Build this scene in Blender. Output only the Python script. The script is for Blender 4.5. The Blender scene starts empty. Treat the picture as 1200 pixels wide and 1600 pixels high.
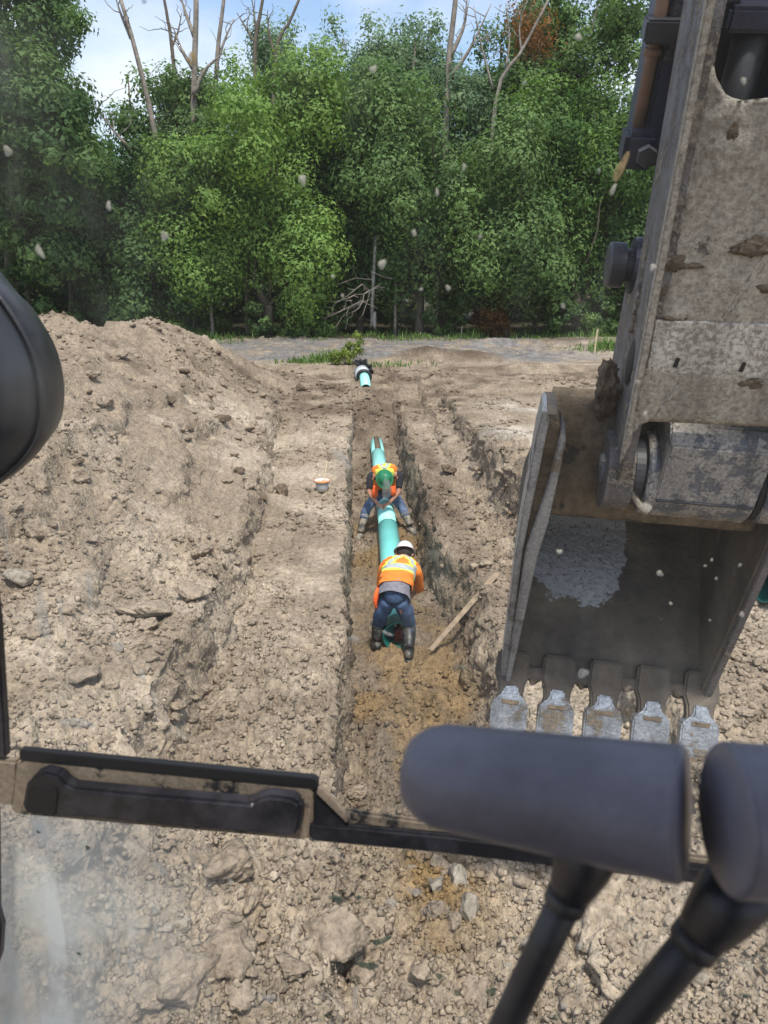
import bpy, bmesh, math, random
import numpy as np
from mathutils import Vector, Matrix

random.seed(7)
rng = np.random.default_rng(11)
SC = bpy.context.scene
COL = SC.collection
R = math.radians

# ------------------------------------------------------------------ camera
CAMZ = 4.4
FPX = 1200.0
PITCH = math.atan(370 / 1200.0)
YAW = R(2.0)
cam_d = bpy.data.cameras.new('camera')
cam_d.sensor_fit = 'VERTICAL'
cam_d.sensor_height = 36.0
cam_d.lens = 36.0 * FPX / 1600.0
cam_d.clip_start = 0.02
cam_d.clip_end = 3000
cam_d.dof.use_dof = True
cam_d.dof.focus_distance = 11.0
cam_d.dof.aperture_fstop = 10.5
cam = bpy.data.objects.new('camera', cam_d)
COL.objects.link(cam)
cam.location = (0, 0, CAMZ)
cam.rotation_euler = (math.pi / 2 - PITCH, 0, -YAW)
SC.camera = cam

# ------------------------------------------------------------------ sky, sun, exposure
SUN_EL, SUN_AZ = R(65), R(168)      # azimuth measured clockwise from +Y (the trench direction)
world = bpy.data.worlds.new('World')
SC.world = world
world.use_nodes = True
wn, wl = world.node_tree.nodes, world.node_tree.links
wn.clear()
w_out = wn.new('ShaderNodeOutputWorld')
w_bg = wn.new('ShaderNodeBackground')
w_bg.inputs['Strength'].default_value = 0.13
w_sky = wn.new('ShaderNodeTexSky')
w_sky.sky_type = 'NISHITA'
w_sky.sun_disc = False
w_sky.sun_elevation = SUN_EL
w_sky.sun_rotation = SUN_AZ
w_sky.air_density = 1.0
w_sky.dust_density = 2.0
w_tc = wn.new('ShaderNodeTexCoord')
w_map = wn.new('ShaderNodeMapping')
w_map.inputs['Scale'].default_value = (1.0, 1.0, 2.2)
w_map.inputs['Location'].default_value = (0.35, 0.0, 0.2)
w_no = wn.new('ShaderNodeTexNoise')
w_no.inputs['Scale'].default_value = 2.6
w_no.inputs['Detail'].default_value = 6
w_no.inputs['Roughness'].default_value = 0.55
w_rmp = wn.new('ShaderNodeMapRange')
w_rmp.inputs['From Min'].default_value = 0.45
w_rmp.inputs['From Max'].default_value = 0.66
w_rmp.inputs['To Max'].default_value = 0.9
w_mix = wn.new('ShaderNodeMix')
w_mix.data_type = 'RGBA'
w_mix.inputs['B'].default_value = (4.6, 4.75, 5.0, 1)
wl.new(w_tc.outputs['Generated'], w_map.inputs['Vector'])
wl.new(w_map.outputs['Vector'], w_no.inputs['Vector'])
wl.new(w_no.outputs['Fac'], w_rmp.inputs['Value'])
wl.new(w_rmp.outputs['Result'], w_mix.inputs['Factor'])
wl.new(w_sky.outputs['Color'], w_mix.inputs['A'])
wl.new(w_mix.outputs['Result'], w_bg.inputs['Color'])
wl.new(w_bg.outputs['Background'], w_out.inputs['Surface'])

sun_d = bpy.data.lights.new('sun', 'SUN')
sun_d.energy = 2.5
sun_d.angle = R(6)
sun_d.color = (1.0, 0.95, 0.87)
sun = bpy.data.objects.new('sun', sun_d)
COL.objects.link(sun)
sdir = Vector((math.sin(SUN_AZ) * math.cos(SUN_EL), math.cos(SUN_AZ) * math.cos(SUN_EL), math.sin(SUN_EL)))
sun.rotation_euler = sdir.to_track_quat('Z', 'Y').to_euler()
sun.location = (5, -5, 20)

SC.view_settings.view_transform = 'Standard'
SC.view_settings.look = 'None'
SC.view_settings.exposure = 0.88
SC.view_settings.gamma = 1.0
SC.view_settings.use_curve_mapping = False
SC.render.engine = 'CYCLES'
SC.cycles.use_denoising = True
SC.cycles.max_bounces = 6
SC.cycles.diffuse_bounces = 3
SC.cycles.transparent_max_bounces = 10
SC.cycles.transmission_bounces = 4
SC.cycles.caustics_reflective = False
SC.cycles.caustics_refractive = False

# ------------------------------------------------------------------ frames of reference
C0 = np.array([0, 0, CAMZ])
_f = np.array([math.sin(YAW) * math.cos(PITCH), math.cos(YAW) * math.cos(PITCH), -math.sin(PITCH)])
_r = np.array([math.cos(YAW), -math.sin(YAW), 0.0])
_u = np.cross(_r, _f)

def ray(px, py):
    return _f + _r * ((px - 600) / FPX) + _u * ((800 - py) / FPX)

def WY(px, py, Y):                      # world point seen at a photo pixel, at distance Y along the trench
    d = ray(px, py)
    return C0 + d * (Y / d[1])

def WZ(px, py, z):                      # ... at height z
    d = ray(px, py)
    return C0 + d * ((z - CAMZ) / d[2])

# the machine stands turned 8 deg right and leans 3 deg; its arm hangs 24 deg off the vertical
MY, MR, MT = YAW + R(8), R(3), R(24)
EF = np.array([math.sin(MY), math.cos(MY), 0.0])
ER = np.array([math.cos(MY) * math.cos(MR), -math.sin(MY) * math.cos(MR), -math.sin(MR)])
EU = np.cross(ER, EF)
def frame(r, f, u, o):
    return Matrix(((r[0], f[0], u[0], o[0]), (r[1], f[1], u[1], o[1]), (r[2], f[2], u[2], o[2]), (0, 0, 0, 1)))
M_CAB = frame(ER, EF, EU, C0)
def ep(px, py, y):                      # cab frame: x right, y forward, z up, from the eye
    d = ray(px, py)
    v = np.array([d @ ER, d @ EF, d @ EU])
    return v * (y / v[1])
AN = math.cos(MT) * EF + math.sin(MT) * EU
AT = -(math.sin(MT) * EF - math.cos(MT) * EU)
_d = ray(785, 1085)
AO = C0 + _d * (4.0 / (_d @ EF))
M_ARM = frame(ER, AN, AT, AO)
def ap(px, py, n0):                     # arm frame: x right, y away from the cab, z up along the arm
    d = ray(px, py)
    s = ((AO - C0) @ AN + n0) / (d @ AN)
    p = C0 + d * s - AO
    return np.array([p @ ER, n0, p @ AT])

# ------------------------------------------------------------------ noise (numpy)
def _hash(ix, iy, s):
    h = (ix.astype(np.int64) * 374761393 + iy.astype(np.int64) * 668265263 + s * 1442695041) & 0x7fffffff
    h = ((h ^ (h >> 13)) * 1274126177) & 0x7fffffff
    h = (h ^ (h >> 16)) & 0xffff
    return h / 65535.0

def vnoise(x, y, s=0):
    x, y = np.broadcast_arrays(np.asarray(x, float), np.asarray(y, float))
    ix, iy = np.floor(x), np.floor(y)
    fx, fy = x - ix, y - iy
    fx = fx * fx * fx * (fx * (fx * 6 - 15) + 10)
    fy = fy * fy * fy * (fy * (fy * 6 - 15) + 10)
    a, b = _hash(ix, iy, s), _hash(ix + 1, iy, s)
    c, d = _hash(ix, iy + 1, s), _hash(ix + 1, iy + 1, s)
    return (a + (b - a) * fx) * (1 - fy) + (c + (d - c) * fx) * fy - 0.5

def fbm(x, y, o=4, s=0, g=0.5):
    x, y = np.asarray(x, float), np.asarray(y, float)
    r = 0.0; amp = 1.0; fr = 1.0
    for k in range(o):
        # rotated octaves hide the lattice
        ca, sa = math.cos(0.7 * k), math.sin(0.7 * k)
        r = r + amp * vnoise((x * ca - y * sa) * fr + 17.3 * k, (x * sa + y * ca) * fr - 9.1 * k, s + k)
        amp *= g; fr *= 2.03
    return r

def worley(x, y, s=0):
    ix, iy = np.floor(x), np.floor(y)
    best = np.full(x.shape, 9.0)
    idv = np.zeros(x.shape)
    for dx in (-1, 0, 1):
        for dy in (-1, 0, 1):
            jx, jy = ix + dx, iy + dy
            px = jx + _hash(jx, jy, s); py = jy + _hash(jx, jy, s + 5)
            d = (x - px) ** 2 + (y - py) ** 2
            m = d < best
            best = np.where(m, d, best)
            idv = np.where(m, _hash(jx, jy, s + 9), idv)
    return np.sqrt(best), idv

def sst(x, a, b):
    t = np.clip((x - a) / (b - a), 0, 1)
    return t * t * (3 - 2 * t)

# ------------------------------------------------------------------ mesh helpers
def np_mesh(name, V, F, cols=None, smooth=False, cname='tint'):
    V = np.ascontiguousarray(V, np.float32); F = np.ascontiguousarray(F, np.int32)
    me = bpy.data.meshes.new(name)
    k = F.shape[1]
    me.vertices.add(len(V)); me.vertices.foreach_set('co', V.ravel())
    me.loops.add(F.size); me.loops.foreach_set('vertex_index', F.ravel())
    me.polygons.add(len(F))
    me.polygons.foreach_set('loop_start', np.arange(0, F.size, k, dtype=np.int32))
    me.update(calc_edges=True)
    if smooth:
        me.polygons.foreach_set('use_smooth', np.ones(len(F), bool))
    if cols is not None:
        ca = me.color_attributes.new(cname, 'FLOAT_COLOR', 'POINT')
        c4 = np.ones((len(V), 4), np.float32); c4[:, :3] = cols
        ca.data.foreach_set('color', c4.ravel())
    return me

def py_mesh(name, V, F, smooth=False):
    me = bpy.data.meshes.new(name)
    me.from_pydata([tuple(map(float, v)) for v in V], [], [tuple(int(i) for i in f) for f in F])
    me.update()
    if smooth:
        me.polygons.foreach_set('use_smooth', np.ones(len(me.polygons), bool))
    return me

def add(name, me, mat=None, parent=None, label=None, cat=None, group=None, kind=None):
    o = bpy.data.objects.new(name, me)
    COL.objects.link(o)
    if mat is not None and me is not None and len(me.materials) == 0:
        me.materials.append(mat)
    if parent is not None:
        o.parent = parent
    tag(o, label, cat, group, kind)
    return o

def tag(o, label=None, cat=None, group=None, kind=None):
    if label: o['label'] = label
    if cat: o['category'] = cat
    if group: o['group'] = group
    if kind: o['kind'] = kind
    return o

def empty(name, loc, label, cat, group=None, matrix=None):
    o = bpy.data.objects.new(name, None)
    COL.objects.link(o)
    o.empty_display_size = 0.1
    if matrix is not None: o.matrix_world = matrix
    else: o.location = [float(v) for v in loc]
    return tag(o, label, cat, group)

def box(x0, x1, y0, y1, z0, z1):
    V = [(x, y, z) for z in (z0, z1) for y in (y0, y1) for x in (x0, x1)]
    F = [(0, 2, 3, 1), (4, 5, 7, 6), (0, 1, 5, 4), (2, 6, 7, 3), (0, 4, 6, 2), (1, 3, 7, 5)]
    return V, F

def bevel_mesh(me, w, seg=2):
    bm = bmesh.new(); bm.from_mesh(me)
    bmesh.ops.bevel(bm, geom=list(bm.edges), offset=w, segments=seg, affect='EDGES', clamp_overlap=True)
    bm.to_mesh(me); bm.free()
    return me

def box_mesh(name, b, bev=0.0):
    V, F = box(*b)
    me = py_mesh(name, V, F)
    if bev: bevel_mesh(me, bev)
    return me

def prism(name, poly, axis, a0, a1, bev=0.0):
    """extrude a 2D polygon (list of (p, q)) along an axis: 'x' -> (p,q)=(y,z); 'y' -> (x,z); 'z' -> (x,y)"""
    def P(p, q, a):
        return {'x': (a, p, q), 'y': (p, a, q), 'z': (p, q, a)}[axis]
    n = len(poly)
    V = [P(p, q, a0) for p, q in poly] + [P(p, q, a1) for p, q in poly]
    F = [tuple(range(n))[::-1], tuple(range(n, 2 * n))] + [(i, (i + 1) % n, n + (i + 1) % n, n + i) for i in range(n)]
    me = py_mesh(name, V, F)
    bm = bmesh.new(); bm.from_mesh(me)
    bmesh.ops.recalc_face_normals(bm, faces=bm.faces)
    if bev:
        es = [e for e in bm.edges if len(e.link_faces) == 2 and e.calc_face_angle(0) > 0.6]
        bmesh.ops.bevel(bm, geom=es, offset=bev, segments=2, affect='EDGES', clamp_overlap=True)
    bmesh.ops.triangulate(bm, faces=[f for f in bm.faces if len(f.verts) > 4])
    bm.to_mesh(me); bm.free()
    return me

def frames(path):
    path = np.asarray(path, float); n = len(path)
    T = np.zeros_like(path)
    T[1:-1] = path[2:] - path[:-2]; T[0] = path[1] - path[0]; T[-1] = path[-1] - path[-2]
    T /= np.linalg.norm(T, axis=1)[:, None] + 1e-12
    a = np.array([0, 0, 1.0]) if abs(T[0][2]) < 0.9 else np.array([1.0, 0, 0])
    N = []
    v = np.cross(a, T[0]); v /= np.linalg.norm(v)
    for t in T:
        v = v - t * (v @ t); v /= np.linalg.norm(v) + 1e-12
        N.append(v)
    N = np.array(N)
    return T, N, np.cross(T, N)

def tube(path, rad, seg=10, cap=True, wob=0.0, seed=0):
    path = np.asarray(path, float); n = len(path)
    rad = np.broadcast_to(np.asarray(rad, float), (n,)) if np.ndim(rad) < 2 else np.asarray(rad, float)
    T, N, B = frames(path)
    th = np.arange(seg) * 2 * math.pi / seg
    V = []
    for i in range(n):
        ra, rb = (rad[i], rad[i]) if np.ndim(rad[i]) == 0 else rad[i]
        w = 1 + wob * np.sin(th * 3 + i * 1.7 + seed) if wob else 1
        V.append(path[i] + (np.cos(th) * ra * w)[:, None] * N[i] + (np.sin(th) * rb * w)[:, None] * B[i])
    V = np.concatenate(V)
    F = []
    for i in range(n - 1):
        for j in range(seg):
            k = (j + 1) % seg
            F.append((i * seg + j, i * seg + k, (i + 1) * seg + k, (i + 1) * seg + j))
    if cap:
        V = np.vstack([V, path[0], path[-1]])
        a, b = len(V) - 2, len(V) - 1
        for j in range(seg):
            k = (j + 1) % seg
            F.append((a, k, j)); F.append((b, (n - 1) * seg + j, (n - 1) * seg + k))
    return V, F

def join(parts):
    V, F, o = [], [], 0
    for v, f in parts:
        V.append(np.asarray(v, float)); F += [tuple(i + o for i in q) for q in f]; o += len(v)
    return np.vstack(V), F

def lathe(profile, seg=24, axis='z', closed=False):
    """profile: (radius, height) pairs; spun about the axis"""
    th = np.arange(seg) * 2 * math.pi / seg
    V = []
    for r, h in profile:
        c, s = r * np.cos(th), r * np.sin(th)
        hh = np.full(seg, h)
        V.append(np.stack({'z': (c, s, hh), 'x': (hh, c, s), 'y': (s, hh, c)}[axis], 1))
    V = np.concatenate(V); n = len(profile)
    F = [(i * seg + j, i * seg + (j + 1) % seg, (i + 1) * seg + (j + 1) % seg, (i + 1) * seg + j)
         for i in range(n - 1) for j in range(seg)]
    if closed:
        F += [((n - 1) * seg + j, (n - 1) * seg + (j + 1) % seg, (j + 1) % seg, j) for j in range(seg)]
    return V, F

def spline(pts, n):
    pts = np.asarray(pts, float)
    t = np.linspace(0, len(pts) - 1, n)
    out = []
    P = np.vstack([2 * pts[0] - pts[1], pts, 2 * pts[-1] - pts[-2]])
    for x in t:
        i = min(int(x), len(pts) - 2); u = x - i
        p0, p1, p2, p3 = P[i], P[i + 1], P[i + 2], P[i + 3]
        out.append(0.5 * ((2 * p1) + (-p0 + p2) * u + (2 * p0 - 5 * p1 + 4 * p2 - p3) * u * u + (-p0 + 3 * p1 - 3 * p2 + p3) * u ** 3))
    return np.array(out)

# ------------------------------------------------------------------ materials
def new_mat(name):
    m = bpy.data.materials.new(name); m.use_nodes = True
    return m, m.node_tree.nodes, m.node_tree.links, m.node_tree.nodes['Principled BSDF']

def simple(name, col, rough=0.6, metal=0.0, var=0.15, scale=8.0, bump=0.0, bscale=60.0, spec=0.5, col2=None, lo=0.35, hi=0.65, coord='Object'):
    m, n, l, p = new_mat(name)
    p.inputs['Roughness'].default_value = rough
    p.inputs['Metallic'].default_value = metal
    p.inputs['Specular IOR Level'].default_value = spec
    tc = n.new('ShaderNodeTexCoord')
    no = n.new('ShaderNodeTexNoise'); no.inputs['Scale'].default_value = scale; no.inputs['Detail'].default_value = 6
    no.inputs['Roughness'].default_value = 0.62
    l.new(tc.outputs[coord], no.inputs['Vector'])
    rp = n.new('ShaderNodeMapRange'); rp.inputs['From Min'].default_value = lo; rp.inputs['From Max'].default_value = hi
    l.new(no.outputs['Fac'], rp.inputs['Value'])
    mx = n.new('ShaderNodeMix'); mx.data_type = 'RGBA'
    c = np.array(col)
    c2 = np.array(col2) if col2 is not None else np.clip(c * (1 + var * 1.5), 0, 1)
    c1 = c if col2 is not None else c * (1 - var)
    mx.inputs['A'].default_value = (*c1, 1); mx.inputs['B'].default_value = (*c2, 1)
    l.new(rp.outputs['Result'], mx.inputs['Factor'])
    l.new(mx.outputs['Result'], p.inputs['Base Color'])
    if bump:
        nb = n.new('ShaderNodeTexNoise'); nb.inputs['Scale'].default_value = bscale; nb.inputs['Detail'].default_value = 5
        l.new(tc.outputs[coord], nb.inputs['Vector'])
        b = n.new('ShaderNodeBump'); b.inputs['Strength'].default_value = 1.0; b.inputs['Distance'].default_value = bump
        l.new(nb.outputs['Fac'], b.inputs['Height']); l.new(b.outputs['Normal'], p.inputs['Normal'])
    return m

def soil_material(name, attr=None, col=(0.3, 0.235, 0.17)):
    m, n, l, p = new_mat(name)
    p.inputs['Roughness'].default_value = 0.95
    p.inputs['Specular IOR Level'].default_value = 0.15
    geo = n.new('ShaderNodeNewGeometry')
    n1 = n.new('ShaderNodeTexNoise'); n1.inputs['Scale'].default_value = 14; n1.inputs['Detail'].default_value = 8; n1.inputs['Roughness'].default_value = 0.7
    n2 = n.new('ShaderNodeTexNoise'); n2.inputs['Scale'].default_value = 1.7; n2.inputs['Detail'].default_value = 5
    vo = n.new('ShaderNodeTexVoronoi'); vo.inputs['Scale'].default_value = 26
    for q in (n1, n2, vo): l.new(geo.outputs['Position'], q.inputs['Vector'])
    if attr:
        a = n.new('ShaderNodeAttribute'); a.attribute_name = attr; base = a.outputs['Color']
    else:
        a = n.new('ShaderNodeRGB'); a.outputs[0].default_value = (*col, 1); base = a.outputs[0]
    r1 = n.new('ShaderNodeMapRange'); r1.inputs['From Min'].default_value = 0.3; r1.inputs['From Max'].default_value = 0.7
    r1.inputs['To Min'].default_value = 0.50; r1.inputs['To Max'].default_value = 1.38
    l.new(n1.outputs['Fac'], r1.inputs['Value'])
    r2 = n.new('ShaderNodeMapRange'); r2.inputs['From Min'].default_value = 0.3; r2.inputs['From Max'].default_value = 0.7
    r2.inputs['To Min'].default_value = 0.8; r2.inputs['To Max'].default_value = 1.18
    l.new(n2.outputs['Fac'], r2.inputs['Value'])
    mu = n.new('ShaderNodeMath'); mu.operation = 'MULTIPLY'
    l.new(r1.outputs['Result'], mu.inputs[0]); l.new(r2.outputs['Result'], mu.inputs[1])
    vm = n.new('ShaderNodeVectorMath'); vm.operation = 'SCALE'
    l.new(base, vm.inputs[0]); l.new(mu.outputs[0], vm.inputs['Scale'])
    l.new(vm.outputs['Vector'], p.inputs['Base Color'])
    ad = n.new('ShaderNodeMath'); ad.operation = 'MULTIPLY_ADD'
    l.new(vo.outputs['Distance'], ad.inputs[0]); ad.inputs[1].default_value = -0.6; l.new(n1.outputs['Fac'], ad.inputs[2])
    b = n.new('ShaderNodeBump'); b.inputs['Strength'].default_value = 1.0; b.inputs['Distance'].default_value = 0.030
    l.new(ad.outputs[0], b.inputs['Height']); l.new(b.outputs['Normal'], p.inputs['Normal'])
    return m

def muddy_metal(name, metal_col, mud_col, cover=0.5, scale=3.0, bump=0.01, rough=0.45, metal=0.8, fine=45.0, mud2=None, crisp=0.18):
    """worn steel or paint with mud dried on it"""
    m, n, l, p = new_mat(name)
    tc = n.new('ShaderNodeTexCoord')
    a = n.new('ShaderNodeTexNoise'); a.inputs['Scale'].default_value = scale; a.inputs['Detail'].default_value = 9; a.inputs['Roughness'].default_value = 0.68
    b = n.new('ShaderNodeTexNoise'); b.inputs['Scale'].default_value = fine; b.inputs['Detail'].default_value = 6; b.inputs['Roughness'].default_value = 0.7
    l.new(tc.outputs['Object'], a.inputs['Vector']); l.new(tc.outputs['Object'], b.inputs['Vector'])
    r = n.new('ShaderNodeMapRange'); r.inputs['From Min'].default_value = 0.5 + (0.5 - cover) * 0.6 - 0.035; r.inputs['From Max'].default_value = 0.5 + (0.5 - cover) * 0.6 + 0.035
    ms = n.new('ShaderNodeMath'); ms.operation = 'MULTIPLY_ADD'; ms.inputs[1].default_value = 0.25
    l.new(b.outputs['Fac'], ms.inputs[0])
    sb = n.new('ShaderNodeMath'); sb.operation = 'SUBTRACT'; sb.inputs[1].default_value = 0.125
    l.new(a.outputs['Fac'], sb.inputs[0]); l.new(sb.outputs[0], ms.inputs[2])
    l.new(ms.outputs[0], r.inputs['Value'])
    rb = n.new('ShaderNodeMapRange'); rb.inputs['From Min'].default_value = 0.5 - crisp; rb.inputs['From Max'].default_value = 0.5 + crisp
    l.new(b.outputs['Fac'], rb.inputs['Value'])
    mc = n.new('ShaderNodeMix'); mc.data_type = 'RGBA'
    m2 = mud2 if mud2 is not None else tuple(c * 0.55 for c in mud_col)
    mc.inputs['A'].default_value = (*m2, 1); mc.inputs['B'].default_value = (*mud_col, 1)
    l.new(rb.outputs['Result'], mc.inputs['Factor'])
    mm = n.new('ShaderNodeMix'); mm.data_type = 'RGBA'
    mm.inputs['A'].default_value = (*(c * 0.6 for c in metal_col), 1); mm.inputs['B'].default_value = (*metal_col, 1)
    l.new(rb.outputs['Result'], mm.inputs['Factor'])
    mx = n.new('ShaderNodeMix'); mx.data_type = 'RGBA'
    l.new(r.outputs['Result'], mx.inputs['Factor']); l.new(mm.outputs['Result'], mx.inputs['A']); l.new(mc.outputs['Result'], mx.inputs['B'])
    mp = n.new('ShaderNodeMapping'); mp.inputs['Scale'].default_value = (7, 7, 1.1); l.new(tc.outputs['Object'], mp.inputs['Vector'])
    tn = n.new('ShaderNodeTexNoise'); tn.inputs['Scale'].default_value = 1.3; tn.inputs['Detail'].default_value = 7; tn.inputs['Roughness'].default_value = 0.6
    l.new(mp.outputs['Vector'], tn.inputs['Vector'])
    tr_ = n.new('ShaderNodeMapRange'); tr_.inputs['From Min'].default_value = 0.3; tr_.inputs['From Max'].default_value = 0.7; tr_.inputs['To Min'].default_value = 0.62; tr_.inputs['To Max'].default_value = 1.22
    l.new(tn.outputs['Fac'], tr_.inputs['Value'])
    vs = n.new('ShaderNodeVectorMath'); vs.operation = 'SCALE'; l.new(mx.outputs['Result'], vs.inputs[0]); l.new(tr_.outputs['Result'], vs.inputs['Scale'])
    l.new(vs.outputs['Vector'], p.inputs['Base Color'])
    me = n.new('ShaderNodeMapRange'); me.inputs['To Min'].default_value = metal; me.inputs['To Max'].default_value = 0.0
    ro = n.new('ShaderNodeMapRange'); ro.inputs['To Min'].default_value = rough; ro.inputs['To Max'].default_value = 0.95
    l.new(r.outputs['Result'], me.inputs['Value']); l.new(r.outputs['Result'], ro.inputs['Value'])
    l.new(me.outputs['Result'], p.inputs['Metallic']); l.new(ro.outputs['Result'], p.inputs['Roughness'])
    hh = n.new('ShaderNodeMath'); hh.operation = 'MULTIPLY_ADD'; hh.inputs[1].default_value = 0.6
    l.new(r.outputs['Result'], hh.inputs[0]); l.new(b.outputs['Fac'], hh.inputs[2])
    bp = n.new('ShaderNodeBump'); bp.inputs['Distance'].default_value = bump
    l.new(hh.outputs[0], bp.inputs['Height']); l.new(bp.outputs['Normal'], p.inputs['Normal'])
    return m

def leaf_material(name, dark, light, trans=0.4):
    m, n, l, p = new_mat(name)
    out = n['Material Output']
    a = n.new('ShaderNodeAttribute'); a.attribute_name = 'tint'
    sx = n.new('ShaderNodeSeparateColor'); l.new(a.outputs['Color'], sx.inputs['Color'])
    mx = n.new('ShaderNodeMix'); mx.data_type = 'RGBA'
    mx.inputs['A'].default_value = (*dark, 1); mx.inputs['B'].default_value = (*light, 1)
    l.new(sx.outputs['Red'], mx.inputs['Factor'])
    p.inputs['Roughness'].default_value = 0.6; p.inputs['Specular IOR Level'].default_value = 0.25
    l.new(mx.outputs['Result'], p.inputs['Base Color'])
    tr = n.new('ShaderNodeBsdfTranslucent')
    hs = n.new('ShaderNodeHueSaturation'); hs.inputs['Hue'].default_value = 0.495; hs.inputs['Saturation'].default_value = 1.15; hs.inputs['Value'].default_value = 1.25
    l.new(mx.outputs['Result'], hs.inputs['Color']); l.new(hs.outputs['Color'], tr.inputs['Color'])
    ms = n.new('ShaderNodeMixShader'); ms.inputs['Fac'].default_value = trans
    l.new(p.outputs['BSDF'], ms.inputs[1]); l.new(tr.outputs['BSDF'], ms.inputs[2]); l.new(ms.outputs['Shader'], out.inputs['Surface'])
    return m

M = {}
M['soil'] = soil_material('dug soil', attr='tint')
M['clod'] = soil_material('dry soil clod', col=(0.30, 0.24, 0.178))
M['clod_dark'] = soil_material('damp soil clod', col=(0.15, 0.112, 0.078))
M['stone'] = soil_material('pale stone', col=(0.33, 0.285, 0.225))
M['leaf_a'] = leaf_material('maple leaves', (0.045, 0.105, 0.025), (0.205, 0.325, 0.078))
M['leaf_b'] = leaf_material('dark leaves', (0.040, 0.092, 0.030), (0.175, 0.275, 0.085))
M['leaf_c'] = leaf_material('pale leaves', (0.085, 0.15, 0.075), (0.24, 0.34, 0.17))
M['leaf_d'] = leaf_material('yellow green leaves', (0.07, 0.12, 0.015), (0.26, 0.33, 0.06))
M['leaf_dry'] = leaf_material('dry brown leaves', (0.12, 0.06, 0.02), (0.28, 0.13, 0.04))
M['bark'] = simple('bark', (0.11, 0.09, 0.07), 0.95, var=0.3, scale=6, bump=0.03, bscale=14)
M['bark_dead'] = simple('bleached bark', (0.19, 0.165, 0.14), 0.95, var=0.3, scale=4, bump=0.02, bscale=10)
M['pipe'] = simple('turquoise pvc', (0.19, 0.64, 0.57), 0.35, var=0.06, scale=3, spec=0.4, bump=0.0006, bscale=30)
M['pipe_pale'] = simple('pale turquoise pvc', (0.32, 0.74, 0.68), 0.4, var=0.06, scale=3, spec=0.4)
M['pipe_dark'] = simple('green pvc', (0.008, 0.105, 0.085), 0.4, var=0.1, scale=4)
M['black_plastic'] = simple('black plastic', (0.012, 0.012, 0.013), 0.45, var=0.3, scale=12)
M['grey_plastic'] = simple('grey plastic', (0.42, 0.45, 0.47), 0.5, var=0.1)
M['wood'] = simple('weathered wood', (0.235, 0.18, 0.125), 0.9, var=0.25, scale=9, bump=0.004, bscale=40)
M['stake'] = simple('fresh pine stake', (0.62, 0.52, 0.32), 0.85, var=0.12, scale=9)
M['white_pl'] = simple('white plastic tub', (0.62, 0.63, 0.62), 0.5, var=0.1)
M['mortar'] = simple('orange grease', (0.62, 0.26, 0.12), 0.7, var=0.2, scale=30)
M['denim'] = simple('blue denim', (0.04, 0.065, 0.125), 0.9, scale=6, col2=(0.12, 0.165, 0.25), bump=0.006, bscale=40)
M['denim_dark'] = simple('dark denim', (0.022, 0.04, 0.08), 0.9, scale=6, col2=(0.07, 0.13, 0.25), bump=0.006, bscale=40)
M['hivis'] = simple('hi-vis orange', (0.74, 0.185, 0.018), 0.8, var=0.1, scale=7, bump=0.006, bscale=25)
M['hivis_red'] = simple('hi-vis red orange', (0.80, 0.11, 0.015), 0.8, var=0.12, scale=7, bump=0.006, bscale=25)
M['yellow'] = simple('hi-vis yellow', (0.62, 0.62, 0.07), 0.7, var=0.05)
M['silver'] = simple('reflective tape', (0.33, 0.36, 0.355), 0.5, var=0.08, scale=20)
M['skin'] = simple('skin', (0.42, 0.20, 0.13), 0.6, var=0.1, scale=15)
M['hair'] = simple('dark hair', (0.02, 0.015, 0.012), 0.8)
M['hat_green'] = simple('green hard hat', (0.01, 0.16, 0.065), 0.3, var=0.12, scale=12)
M['hat_white'] = simple('white hard hat', (0.60, 0.60, 0.59), 0.3, var=0.03)
M['shirt_grey'] = simple('grey shirt', (0.16, 0.15, 0.17), 0.9, var=0.2, scale=20, bump=0.005, bscale=30)
M['shirt_black'] = simple('black shirt', (0.015, 0.015, 0.02), 0.9, var=0.2)
M['boot_grey'] = simple('muddy rubber boot', (0.05, 0.05, 0.05), 0.7, scale=9, col2=(0.30, 0.26, 0.20), lo=0.4, hi=0.6)
M['boot_black'] = simple('black rubber boot', (0.012, 0.012, 0.013), 0.5, scale=9, col2=(0.13, 0.11, 0.085), lo=0.5, hi=0.68)
M['red_tool'] = simple('red tool case', (0.13, 0.008, 0.012), 0.4, var=0.2)

# machine
M['arm_mud'] = muddy_metal('grey paint under dried mud', (0.15, 0.128, 0.105), (0.50, 0.46, 0.39), 0.82, 5.0, 0.014, 0.8, 0.0, 52, mud2=(0.25, 0.22, 0.18), crisp=0.13)
M['wear_plate'] = muddy_metal('pale wear plate', (0.26, 0.235, 0.20), (0.60, 0.575, 0.52), 0.80, 7.0, 0.007, 0.7, 0.1, 62, mud2=(0.25, 0.225, 0.19), crisp=0.09)
M['arm_side'] = muddy_metal('scuffed steel side', (0.24, 0.225, 0.235), (0.30, 0.26, 0.21), 0.46, 6.0, 0.010, 0.5, 0.35, 48, mud2=(0.12, 0.10, 0.085), crisp=0.12)
M['tube_metal'] = muddy_metal('worn steel boss', (0.20, 0.21, 0.25), (0.45, 0.42, 0.37), 0.55, 9.0, 0.006, 0.5, 0.5, 70, mud2=(0.16, 0.15, 0.16))
M['bright_steel'] = muddy_metal('polished digging steel', (0.45, 0.48, 0.53), (0.22, 0.18, 0.135), 0.38, 5.0, 0.005, 0.34, 0.6, 60, crisp=0.12)
M['bucket_mud'] = muddy_metal('mud caked bucket steel', (0.11, 0.10, 0.09), (0.25, 0.19, 0.13), 0.72, 4.0, 0.02, 0.7, 0.1, 22, mud2=(0.12, 0.09, 0.06))
M['mud'] = soil_material('dried mud lump', col=(0.15, 0.115, 0.08))
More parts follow.
